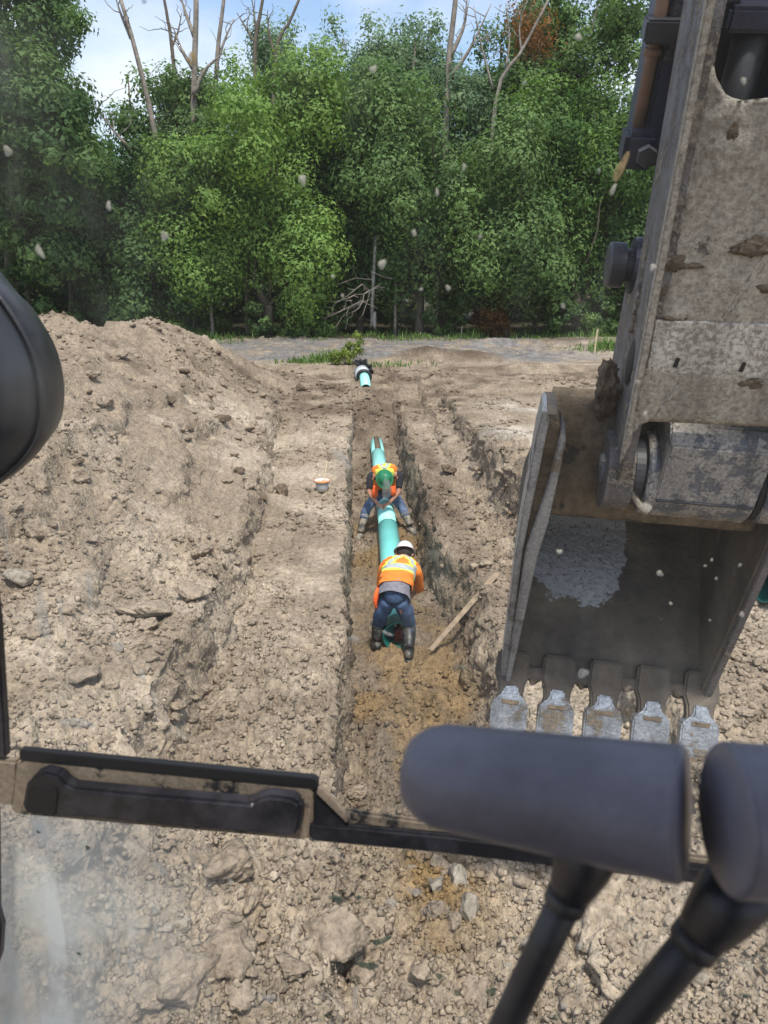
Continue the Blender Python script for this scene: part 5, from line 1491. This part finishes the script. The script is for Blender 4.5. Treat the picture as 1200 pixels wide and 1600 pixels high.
# eye ring, pin, spacer rings and boss
eye_c = np.array([0, 0.13, tE])
V, F = lathe([(0.05, -0.012), (0.175, -0.012), (0.175, 0.10), (0.05, 0.10)], 36, 'x'); add('eye_ring', py_mesh('eye_ring', V + eye_c + (uL, 0, 0), F), M['arm_side'], arm)
V, F = lathe([(0.001, -0.028), (0.062, -0.028), (0.070, -0.018), (0.070, 0.05)], 28, 'x'); add('pin', py_mesh('pin', V + eye_c + (uL, 0, 0), F, True), M['tube_metal'], arm)
rx0, rx1 = ap(1032, 735, -0.02)[0], ap(1192, 745, -0.02)[0]
for xa, xb, r, mt in ((uL + 0.10, uL + 0.155, 0.150, 'dark_steel'), (uL + 0.155, uL + 0.235, 0.185, 'tube_metal'), (uL + 0.235, rx0 - 0.005, 0.172, 'seal'), (rx1 + 0.005, rx1 + 0.04, 0.172, 'seal'), (rx1 + 0.04, rx1 + 0.12, 0.185, 'tube_metal')):
    V, F = lathe([(0.04, xa), (r - 0.01, xa), (r, xa + 0.008), (r, xb - 0.008), (r - 0.01, xb), (0.04, xb)], 36, 'x')
    add('spacer_ring', py_mesh('spacer_ring', V + eye_c, F), M[mt], arm)
cs = [(math.cos(a) * 0.19 + 0.13, math.sin(a) * 0.19 + tE) for a in np.linspace(math.pi * 1.0, math.pi * 2.0, 16)]
boss = cs + [(0.32, tE + 0.30), (0.02, tE + 0.34), (-0.055, tE + 0.28)]
add('pin_boss', prism('pin_boss', boss, 'x', rx0, rx1, 0.008), M['tube_metal'], arm, label='worn steel pin boss between the ears')
q = ap(1100, 757, -0.07)
V, F = tube([(rx0 + 0.004, -0.064, tE + 0.0), (rx1 - 0.004, -0.064, tE + 0.0)], 0.006, 6)
add('weld_bead', py_mesh('weld_bead', V, F, True), M['dark_steel'], arm)
q = ap(1008, 795, -0.09)
V, F = tube([q + (-0.07, 0.10, 0.03), q + (-0.02, 0.0, 0.008), q + (0.01, -0.01, -0.01)], [0.012, 0.014, 0.02], 8)
add('grease_fitting', py_mesh('grease_fitting', V, F, True), M['stone'], arm)
# pin cap sticking out on the left, with its lug
q = ap(985, 415, 0.62)
V, F = lathe([(0.001, -0.10), (0.085, -0.10), (0.095, -0.09), (0.095, -0.03), (0.07, -0.028), (0.07, 0.06)], 28, 'x'); add('pin_cap', py_mesh('pin_cap', V + q, F, False), M['dark_steel'], arm)
V, F = lathe([(0.06, -0.028), (0.115, -0.028), (0.12, -0.01), (0.12, 0.12)], 28, 'x'); add('pin_collar', py_mesh('pin_collar', V + q + (0.03, 0, 0), F), M['dark_blue'], arm)
lug = [(q[1] - 0.12, q[2]), (q[1] + 0.12, q[2]), (q[1] + 0.05, q[2] - 0.50), (q[1] - 0.3, q[2] - 0.75), (q[1] - 0.34, q[2] - 0.3)]
add('link_lug', prism('link_lug', lug, 'x', q[0] + 0.015, q[0] + 0.12, 0.008), M['arm_side'], arm)
# inner structure behind the web: dark blue stick, beam and cylinder
NB = 0.55
xs0 = ap(1024, 110, NB)[0]; zb0 = ap(1024, 262, NB)[2]
add('stick_box', box_mesh('stick_box', (xs0, uR + 0.05, NB, NB + 0.5, zb0, tTop + 0.3), 0.02), M['dark_blue'], arm, label='dark blue painted stick behind the web plate')
add('inner_plate', box_mesh('inner_plate', (uL + 0.06, uR - 0.06, 0.30, 0.33, zb0 - 0.6, tTop), 0.004), M['dark_steel'], arm)
za, zc_ = ap(1160, 50, 0.15)[2], ap(1160, 20, 0.15)[2]
add('cross_beam', box_mesh('cross_beam', (uL + 0.056, uR - 0.056, 0.12, 0.26, za, zc_ + 0.02), 0.012), M['dark_blue'], arm)
cxx = ap(1158, 120, 0.2)[0]
V, F = tube([(cxx, 0.21, zt - 0.35), (cxx, 0.21, za + 0.02)], 0.055, 20); add('cylinder_rod', py_mesh('cylinder_rod', V, F, True), M['lever_steel'], arm)
V, F = tube([(cxx + 0.16, 0.22, zt - 0.35), (cxx + 0.16, 0.22, za + 0.02)], 0.07, 20); add('cylinder_barrel', py_mesh('cylinder_barrel', V, F, True), M['dark_blue'], arm)
V, F = lathe([(0.045, 0)] + [(0.05 + 0.006 * (i % 2), 0.012 * i) for i in range(1, 26)] + [(0.045, 0.32)], 18); add('hose_coil', py_mesh('hose_coil', V + (ap(1125, 20, 0.2)[0], 0.2, zc_ + 0.02), F, True), M['dark_steel'], arm)
# rusty line with clamp and end block on the stick's left
xp = ap(1016, 110, NB)[0]; n_p = NB + 0.02
V, F = tube([(xp, n_p, ap(1016, 208, n_p)[2]), (xp, n_p, ap(1016, 100, n_p)[2]), (xp + 0.004, n_p, tTop + 0.2)], 0.024, 14); add('hydraulic_pipe', py_mesh('hydraulic_pipe', V, F, True), M['rust_pipe'], arm)
zq = ap(1016, 80, n_p)[2]
V, F = lathe([(0.026, -0.012), (0.032, -0.012), (0.032, 0.012), (0.026, 0.012)], 16, closed=True); add('pipe_collar', py_mesh('pipe_collar', V + (xp, n_p, zq), F, True), M['rust_pipe'], arm)
zq = ap(1025, 42, NB)[2]
add('pipe_clamp', box_mesh('pipe_clamp', (xp - 0.05, xs0 + 0.12, NB - 0.06, NB + 0.06, zq - 0.045, zq + 0.03), 0.008), M['dark_steel'], arm)
zq = ap(1020, 225, n_p)[2]
add('end_block', box_mesh('end_block', (xp - 0.05, xs0 + 0.06, NB - 0.07, NB + 0.10, zq - 0.075, zq + 0.06), 0.02), M['dark_blue'], arm)
V, F = lathe([(0.001, -0.1), (0.036, -0.1), (0.04, -0.09), (0.04, -0.06)], 6, 'y'); add('end_nut', py_mesh('end_nut', V + (xp + 0.035, NB, zq - 0.015), F), M['dark_steel'], arm)

# ================================================================== CAB FRONT (cab frame)
def cm(name, y, pts, d0, d1, mat, parent, bev=0.003, label=None):
    """plate cut to an outline in the upright plane y of the cab, d0..d1 thick"""
    poly = [(ep(px, py, y)[0], ep(px, py, y)[2]) for px, py in pts]
    return add(name, prism(name, poly, 'y', y + d0, y + d1, bev), mat, parent, label=label)
YB = 0.72
win = empty('excavator_cab', None, 'front of the excavator cab: dusty window bar, black grab handle, splashed glass', 'cab window', matrix=M_CAB)
bar_l, bar_r = ep(-140, 1205, YB), ep(1300, 1395, YB)
cm('cross_bar', YB, [(-200, 1168), (30, 1188), (30, 1258), (-200, 1232)], -0.004, 0.008, M['cab_dusty'], win)
cm('cross_bar', YB, [(486, 1252), (560, 1266), (700, 1286), (1350, 1368), (1350, 1380), (700, 1300), (486, 1280)], -0.004, 0.004, M['cab_dusty'], win)
cm('lower_seal', YB, [(486, 1278), (700, 1298), (1350, 1378), (1350, 1404), (700, 1326), (486, 1306)], -0.010, 0.004, M['cab_black'], win)
cm('handle_back', YB, [(20, 1258), (30, 1192), (42, 1180), (488, 1224), (495, 1234), (488, 1300), (480, 1308), (30, 1268)], -0.007, 0.010, M['cab_dusty'], win, 0.003)
cm('gusset', YB, [(492, 1228), (503, 1230), (544, 1274), (546, 1300), (492, 1306)], -0.008, 0.006, M['cab_black'], win, 0.002)
cm('gusset_lip', YB, [(500, 1222), (508, 1224), (550, 1270), (544, 1275), (498, 1230)], -0.012, -0.004, M['cab_dusty'], win, 0.001)
cm('seal_strip', YB, [(36, 1166), (492, 1210), (499, 1216), (498, 1228), (490, 1226), (36, 1182)], -0.008, 0.002, M['seal'], win, 0.001)
cm('grab_handle', YB - 0.014, [(50, 1262), (44, 1248), (50, 1216), (62, 1202), (78, 1196), (100, 1201), (112, 1214), (124, 1220), (250, 1232), (396, 1244), (408, 1236), (428, 1232), (462, 1237), (474, 1246), (476, 1264), (470, 1290), (462, 1295), (300, 1282), (150, 1268)], -0.014, 0.006, M['cab_black'], win, 0.0055, label='black plastic grab handle')
cm('end_cap', YB - 0.014, [(52, 1256), (54, 1222), (66, 1212), (98, 1218), (102, 1226), (98, 1260)], -0.0155, 0.0, M['seal'], win, 0.001)
cm('left_post', YB, [(-130, -500), (-70, -500), (-20, 800), (0, 975), (10, 1140), (12, 1182), (-60, 1182)], -0.004, 0.008, M['cab_black'], win, 0.002)
cm('left_post', YB, [(-60, 1262), (-4, 1262), (-2, 1420), (5, 1445), (2, 1490), (-8, 1520), (-20, 1990), (-70, 1990)], -0.004, 0.008, M['cab_black'], win, 0.002)
add('cab_roof_shade', box_mesh('cab_roof_shade', (-0.55, 0.65, -1.0, 0.15, 0.42, 0.50), 0.02), M['cab_black'], win)  # unseen roof, cut short to shade the grips and keep its shadow out of view
add('cab_floor', box_mesh('cab_floor', (-0.55, 0.65, -1.0, YB - 0.08, -1.35, -1.28), 0.02), M['cab_black'], win)  # unseen floor and rear wall, added for shading inside the cab
add('cab_rear_wall', box_mesh('cab_rear_wall', (-0.55, 0.65, -1.05, -1.0, -1.28, 0.42), 0.01), M['cab_black'], win)

# glass: clear panes with a film of dust
def glass_mat(name, film_lower):
    m = bpy.data.materials.new(name); m.use_nodes = True
    n, l = m.node_tree.nodes, m.node_tree.links; n.clear()
    out = n.new('ShaderNodeOutputMaterial')
    tr = n.new('ShaderNodeBsdfTransparent'); tr.inputs['Color'].default_value = (0.97, 0.985, 0.98, 1)
    df = n.new('ShaderNodeBsdfDiffuse'); df.inputs['Color'].default_value = (0.80, 0.82, 0.77, 1)
    tl = n.new('ShaderNodeBsdfTranslucent'); tl.inputs['Color'].default_value = (0.80, 0.82, 0.77, 1)
    md = n.new('ShaderNodeMixShader'); md.inputs['Fac'].default_value = 0.55
    l.new(df.outputs[0], md.inputs[1]); l.new(tl.outputs[0], md.inputs[2])
    tc = n.new('ShaderNodeTexCoord')
    mp = n.new('ShaderNodeMapping'); mp.inputs['Scale'].default_value = (26, 26, 3.0)
    no = n.new('ShaderNodeTexNoise'); no.inputs['Scale'].default_value = 1.0; no.inputs['Detail'].default_value = 5
    l.new(tc.outputs['Object'], mp.inputs['Vector']); l.new(mp.outputs['Vector'], no.inputs['Vector'])
    n2 = n.new('ShaderNodeTexNoise'); n2.inputs['Scale'].default_value = 6; n2.inputs['Detail'].default_value = 6
    l.new(tc.outputs['Object'], n2.inputs['Vector'])
    st = n.new('ShaderNodeMapRange'); st.inputs['From Min'].default_value = 0.52; st.inputs['From Max'].default_value = 0.72
    l.new(no.outputs['Fac'], st.inputs['Value'])
    s2 = n.new('ShaderNodeMapRange'); s2.inputs['From Min'].default_value = 0.42; s2.inputs['From Max'].default_value = 0.72
    l.new(n2.outputs['Fac'], s2.inputs['Value'])
    sx = n.new('ShaderNodeSeparateXYZ'); l.new(tc.outputs['Object'], sx.inputs[0])
    def rng_(o, a, b):
        q = n.new('ShaderNodeMapRange'); q.inputs['From Min'].default_value = a; q.inputs['From Max'].default_value = b; l.new(o, q.inputs['Value']); return q.outputs['Result']
    def mul(a, b):
        q = n.new('ShaderNodeMath'); q.operation = 'MULTIPLY'
        for i, v in enumerate((a, b)):
            if isinstance(v, (int, float)): q.inputs[i].default_value = v
            else: l.new(v, q.inputs[i])
        return q.outputs[0]
    def ad(a, b):
        q = n.new('ShaderNodeMath'); q.operation = 'ADD'; q.use_clamp = True
        for i, v in enumerate((a, b)):
            if isinstance(v, (int, float)): q.inputs[i].default_value = v
            else: l.new(v, q.inputs[i])
        return q.outputs[0]
    if film_lower:
        xl, xr = float(ep(350, 1450, YB + 0.04)[0]), float(ep(120, 1450, YB + 0.04)[0])
        left = rng_(sx.outputs['X'], xl, xr)
        f = ad(mul(left, ad(mul(mul(s2.outputs['Result'], ad(st.outputs['Result'], 0.55)), 1.1), 0.42)), ad(mul(mul(st.outputs['Result'], s2.outputs['Result']), 0.16), 0.012))
    else:
        xl, xr = float(ep(360, 600, YB + 0.04)[0]), float(ep(150, 600, YB + 0.04)[0])
        left = rng_(sx.outputs['X'], xl, xr)
        f = ad(mul(left, mul(s2.outputs['Result'], 0.07)), ad(mul(mul(st.outputs['Result'], s2.outputs['Result']), 0.10), 0.018))
    mx = n.new('ShaderNodeMixShader')
    l.new(f, mx.inputs['Fac']); l.new(tr.outputs[0], mx.inputs[1]); l.new(md.outputs[0], mx.inputs[2]); l.new(mx.outputs[0], out.inputs['Surface'])
    return m
def pane(name, pts, mat):
    y = YB + 0.04
    V = [ep(px, py, y) for px, py in pts]
    return add(name, py_mesh(name, V, [(0, 1, 2, 3)]), mat, win)
pane('glass_pane', [(-62, 1232), (1450, 1400), (1450, -350), (-100, -350)], glass_mat('dusty upper glass', False))
pane('glass_pane', [(-60, 1990), (1450, 1990), (1450, 1404), (-60, 1236)], glass_mat('splashed lower glass', True))

def film(name, col, alpha):
    m = bpy.data.materials.new(name); m.use_nodes = True
    n, l = m.node_tree.nodes, m.node_tree.links; n.clear()
    out = n.new('ShaderNodeOutputMaterial'); tr = n.new('ShaderNodeBsdfTransparent')
    df = n.new('ShaderNodeBsdfDiffuse'); df.inputs['Color'].default_value = (*col, 1)
    tl = n.new('ShaderNodeBsdfTranslucent'); tl.inputs['Color'].default_value = (*col, 1)
    md = n.new('ShaderNodeMixShader'); md.inputs['Fac'].default_value = 0.5
    tc = n.new('ShaderNodeTexCoord'); no = n.new('ShaderNodeTexNoise'); no.inputs['Scale'].default_value = 160; no.inputs['Detail'].default_value = 4
    l.new(tc.outputs['Object'], no.inputs['Vector'])
    rp = n.new('ShaderNodeMapRange'); rp.inputs['From Min'].default_value = 0.3; rp.inputs['From Max'].default_value = 0.65
    rp.inputs['To Min'].default_value = alpha * 0.55; rp.inputs['To Max'].default_value = min(1, alpha * 1.25)
    l.new(no.outputs['Fac'], rp.inputs['Value'])
    mx = n.new('ShaderNodeMixShader'); l.new(rp.outputs['Result'], mx.inputs['Fac'])
    l.new(df.outputs[0], md.inputs[1]); l.new(tl.outputs[0], md.inputs[2])
    l.new(tr.outputs[0], mx.inputs[1]); l.new(md.outputs[0], mx.inputs[2]); l.new(mx.outputs[0], out.inputs['Surface'])
    return m
FM = dict(p=film('pale dried droplet', (0.62, 0.60, 0.52), 0.62), w=film('thin pale smear', (0.62, 0.64, 0.62), 0.42), g=film('dark green splash', (0.06, 0.10, 0.075), 0.80),
          b=film('brown bug smear', (0.36, 0.27, 0.15), 0.8), d=film('grey drop', (0.22, 0.22, 0.18), 0.55), s=film('grey streak', (0.55, 0.56, 0.54), 0.38))
def spot(px, py, rx, ry, kind, ang=0, seed=0):
    y = YB + 0.037
    c = ep(px, py, y); k = y / FPX * 0.9
    r = np.random.default_rng(int(px * 7 + py * 3 + seed))
    n = 18; th = np.arange(n) * 2 * math.pi / n
    w = 1 + 0.16 * np.sin(th * 2 + r.uniform(0, 6)) + 0.13 * np.sin(th * 3 + r.uniform(0, 6)) + r.normal(0, 0.04, n)
    a = R(ang)
    X = np.cos(th) * rx * w; Z = np.sin(th) * ry * w
    x = (X * math.cos(a) - Z * math.sin(a)) * k; z = (X * math.sin(a) + Z * math.cos(a)) * k
    V = [(c[0] + xi, y, c[2] + zi) for xi, zi in zip(x, z)] + [(c[0] + xi * .8, y - 0.0006, c[2] + zi * .8) for xi, zi in zip(x, z)]
    F = [tuple(range(n, 2 * n))] + [(i, (i + 1) % n, n + (i + 1) % n, n + i) for i in range(n)]
    add('splash_mark', py_mesh('splash_mark', V, F, True), FM[kind], win)
for a in ((597, 413, 6, 9, 'p'), (257, 369, 6, 9, 'p'), (62, 393, 7, 11, 'p', 30), (473, 281, 5, 10, 'p'), (647, 364, 4, 5, 'p'), (683, 301, 3, 6, 'p'), (725, 261, 4, 5, 'p'), (750, 370, 3, 4, 'p'), (300, 92, 9, 9, 'b'),
          (170, 322, 5, 7, 'p'), (537, 70, 5, 8, 'd'), (583, 108, 5, 6, 'p'), (761, 60, 4, 8, 'd'), (904, 58, 5, 5, 'p'), (936, 267, 2, 4, 'w'), (970, 262, 7, 20, 'b', -18), (958, 296, 3, 10, 'p', -22),
          (225, 2, 4, 4, 'd'), (12, 236, 8, 8, 'p'), (820, 130, 3, 3, 'w'), (700, 450, 4, 5, 'p'), (658, 452, 3, 3, 'p'), (636, 470, 2, 2, 'p'), (880, 478, 3, 5, 'p'), (520, 432, 3, 3, 'p'), (535, 462, 3, 3, 'p'),
          (874, 862, 5, 5, 'p'), (1031, 896, 6, 5, 'p'), (1112, 875, 2.5, 2.5, 'p'), (1102, 884, 2.5, 2, 'p'), (1119, 904, 2.5, 2.5, 'p'), (1156, 883, 3, 3, 'p'), (1048, 943, 3, 3, 'p'), (1109, 969, 2, 2, 'p'), (1159, 960, 4, 6, 'p'),
          (911, 1052, 10, 10, 'w'), (1010, 793, 9, 8, 'p'), (1020, 418, 5, 5, 'p'), (1008, 647, 4, 4, 'p'), (1162, 126, 4, 5, 'p'), (996, 597, 4, 4, 'p'),
          (678, 868, 10, 11, 'd'), (718, 1043, 14, 7, 'd', 10), (604, 765, 7, 24, 's'), (534, 716, 26, 8, 's', -35), (185, 1010, 10, 14, 'w'), (222, 1055, 8, 10, 'w'), (552, 998, 9, 8, 's'), (605, 990, 11, 4, 'w', -25),
          (597, 1470, 22, 8, 'g', 35), (575, 1509, 22, 12, 'g'), (525, 1404, 18, 8, 'g'), (768, 1550, 15, 10, 'g', 35), (686, 1525, 9, 8, 'g'), (137, 1325, 6, 6, 'g'), (60, 1300, 5, 4, 'g'), (124, 1490, 6, 5, 'g'), (250, 1308, 7, 5, 'g'),
          (715, 1552, 7, 10, 'g', 20), (510, 1586, 5, 5, 'g'), (596, 1338, 4, 4, 'g'), (1166, 1556, 7, 6, 'g'), (560, 1402, 8, 5, 'g'), (868, 1590, 8, 8, 'g'), (804, 1466, 5, 5, 'g'),
          (360, 1378, 6, 11, 'p'), (374, 1386, 5, 4, 'p'), (243, 1420, 10, 12, 'w'), (612, 1410, 14, 8, 'w', -30), (647, 1392, 16, 10, 'w'), (250, 1355, 18, 18, 'w'), (205, 1508, 12, 14, 'w'), (155, 1510, 18, 16, 'w'), (420, 1560, 14, 14, 'w'),
          (520, 1333, 5, 6, 'p'), (672, 1374, 5, 6, 'p'), (895, 1386, 4, 4, 'w'), (905, 1478, 6, 8, 'w'), (881, 1572, 8, 8, 'w'), (795, 1508, 7, 6, 'p'),
          (583, 445, 2.2, 66, 's'), (585, 500, 2.5, 14, 'w'), (66, 960, 12, 66, 's'), (94, 950, 5, 34, 's'), (140, 920, 6, 46, 's'), (245, 1470, 6, 60, 's'), (180, 1440, 9, 120, 's'), (120, 1130, 34, 14, 's'), (5, 820, 9, 60, 's'),
          (300, 1340, 5, 45, 's'), (905, 1540, 3, 60, 's'), (555, 1560, 4, 50, 's')):
    spot(*a)
# maker's approval mark etched in the glass: an oval with three arcs
mk = ep(83, 1120, YB + 0.034); kx = YB / FPX
add('glazing_mark', py_mesh('glazing_mark', *join([tube([mk + np.array([math.cos(t) * 8.5 * kx, 0, math.sin(t) * 6.5 * kx]) for t in np.linspace(0, 2 * math.pi, 24)], 0.00035, 5)] +
    [tube([mk + np.array([(ox + math.cos(t) * 2.8) * kx, 0, math.sin(t) * 3.4 * kx]) for t in np.linspace(0.9, 2 * math.pi - 0.9, 10)], 0.0004, 5) for ox in (-3.6, 0.4, 4.4)])), M['seal'], win)

# ------------------------------------------------------------------ travel levers
def lever(name, label, p_in, p_out, rad_in, rad_out, rod, round_out, seed):
    root = empty(name, None, label, 'lever', 'travel levers', matrix=M_CAB)
    a, b = np.array(p_in), np.array(p_out)
    d = b - a; L = np.linalg.norm(d); d /= L
    n = 22; P = []; rr = []
    for i in range(n):
        t = i / (n - 1)
        if i < 3:
            P.append(a + d * L * (0.0 + 0.012 * i)); rr.append(rad_in * (0.93, 0.985, 1.0)[i]); continue
        P.append(a + d * L * (0.03 + 0.97 * (i - 3) / (n - 4)))
        q = 0.03 + 0.97 * (i - 3) / (n - 4)
        r0 = rad_in + (rad_out - rad_in) * q
        e = (1 - q) * L / (r0 * 0.95)
        if round_out and e < 1: r0 *= math.sqrt(max(0.0, 1 - (1 - e) ** 2)) * 0.98 + 0.02 * (e > 0)
        rr.append(max(r0, 0.0008))
    # denser rings over the rounded end
    S = spline(P, 60); rs = np.interp(np.linspace(0, n - 1, 60), np.arange(n), rr)
    V, F = tube(S, rs, 36)
    add('grip', py_mesh('grip', V, F, True), M['rubber'], root)
    c0, c1, r0, r1 = rod
    c0, c1 = np.array(c0), np.array(c1); v = c1 - c0; v /= np.linalg.norm(v)
    V, F = tube([c0 - v * 0.02, c0, c0 + v * 0.012, c0 + v * 0.020], [r0 * 1.75, r0 * 1.6, r0 * 1.35, r0 * 1.15], 24)
    add('collar', py_mesh('collar', V, F, True), M['cab_black'], root)
    V, F = tube([c0 + v * 0.018, c0 + v * 0.026], [r0 * 1.22, r0 * 1.22], 24)
    add('retaining_ring', py_mesh('retaining_ring', V, F, True), M['lever_steel'], root)
    V, F = tube([c0 + v * 0.01, (c0 + c1) / 2, c1, c1 + v * 0.35], [r0, (r0 + r1) / 2, r1, r1], 22)
    add('rod', py_mesh('rod', V, F, True), M['lever_steel'], root)
    return root
lever('travel_lever', 'travel lever nearest the middle with its grey grip pointing left', ep(1072, 1272, 0.315), ep(628, 1202, 0.36), 0.0310, 0.0262,
      (ep(910, 1352, 0.34), ep(782, 1620, 0.33), 0.0092, 0.0088), True, 1)
lever('travel_lever', 'travel lever at the right edge with its grip leaving the picture', ep(1130, 1278, 0.30), ep(1560, 1300, 0.31), 0.0325, 0.030,
      (ep(1128, 1420, 0.32), ep(962, 1620, 0.315), 0.0100, 0.0096), False, 2)

# ------------------------------------------------------------------ black rounded housing at the left edge
YM = 0.95
mir = empty('side_mirror', None, 'black rounded mirror housing at the left edge', 'mirror', matrix=M_CAB)
ol = [(-40, 372), (0, 424), (28, 452), (52, 486), (74, 525), (88, 565), (95, 606), (95, 645), (88, 678), (72, 705), (48, 730), (18, 752), (-20, 772), (-70, 790), (-140, 780), (-200, 720), (-225, 620), (-215, 500), (-160, 400), (-100, 365)]
P2 = spline(np.array(ol + [ol[0]], float), 73)[:-1]
OU = np.array([ep(x - 20, y + 6, YM) for x, y in P2]); cc = OU.mean(0)
rings = [(1.00, 0.00), (1.0, -0.008), (0.99, -0.014), (0.962, -0.015), (0.95, -0.006), (0.92, -0.014), (0.75, -0.045), (0.5, -0.065), (0.25, -0.075), (0.02, -0.078)]
V = []; 
for s, dy in rings: V.append(cc + (OU - cc) * s + np.array([0, dy, 0]))
back = [(0.98, 0.02), (0.85, 0.07), (0.5, 0.11), (0.02, 0.12)]
def ring_mesh(name, rg):
    V = np.concatenate([cc + (OU - cc) * s + np.array([0, dy, 0]) for s, dy in rg]); m = len(OU); n = len(rg)
    F = [(i * m + j, i * m + (j + 1) % m, (i + 1) * m + (j + 1) % m, (i + 1) * m + j) for i in range(n - 1) for j in range(m)]
    me = py_mesh(name, V, F, True)
    bm = bmesh.new(); bm.from_mesh(me); bmesh.ops.recalc_face_normals(bm, faces=bm.faces); bm.to_mesh(me); bm.free()
    return me
add('rim', ring_mesh('rim', back[::-1] + rings[:5]), M['cab_black'], mir)
add('face', ring_mesh('face', rings[4:]), M['mirror_black'], mir)

# pale scuffs on the left grip
lv = [o for o in COL.objects if o.name == 'travel_lever'][0]
for px, py, rx, ry in ((945, 1312, 17, 6), (932, 1332, 8, 5), (1031, 1330, 6, 5)):
    ax_y = 0.315 + (1072 - px) / 444 * 0.045
    ax_z = ep(px, 1272 - (1072 - px) / 444 * 70, ax_y)[2]
    th_ = np.arange(14) * 2 * math.pi / 14
    c = ep(px, py, ax_y - 0.024); kx = c[1] / FPX
    w = 1 + 0.25 * np.sin(th_ * 3 + px)
    rr_ = 0.0304 if px > 980 else 0.0297
    V = []
    for sc in (1.0, 0.85):
        for t, a in zip(th_, w):
            x, z = c[0] + math.cos(t) * rx * kx * a * sc, c[2] + math.sin(t) * ry * kx * a * sc
            dz = min(abs(z - ax_z), rr_ * 0.98)
            V.append((x, ax_y - math.sqrt(rr_ * rr_ - dz * dz) - (0.0006 if sc < 1 else -0.001), z))
    F = [tuple(range(14, 28))[::-1]] + [(i, (i + 1) % 14, 14 + (i + 1) % 14, 14 + i) for i in range(14)]
    add('scuff', py_mesh('scuff', V, F), M['grey_plastic'], lv)
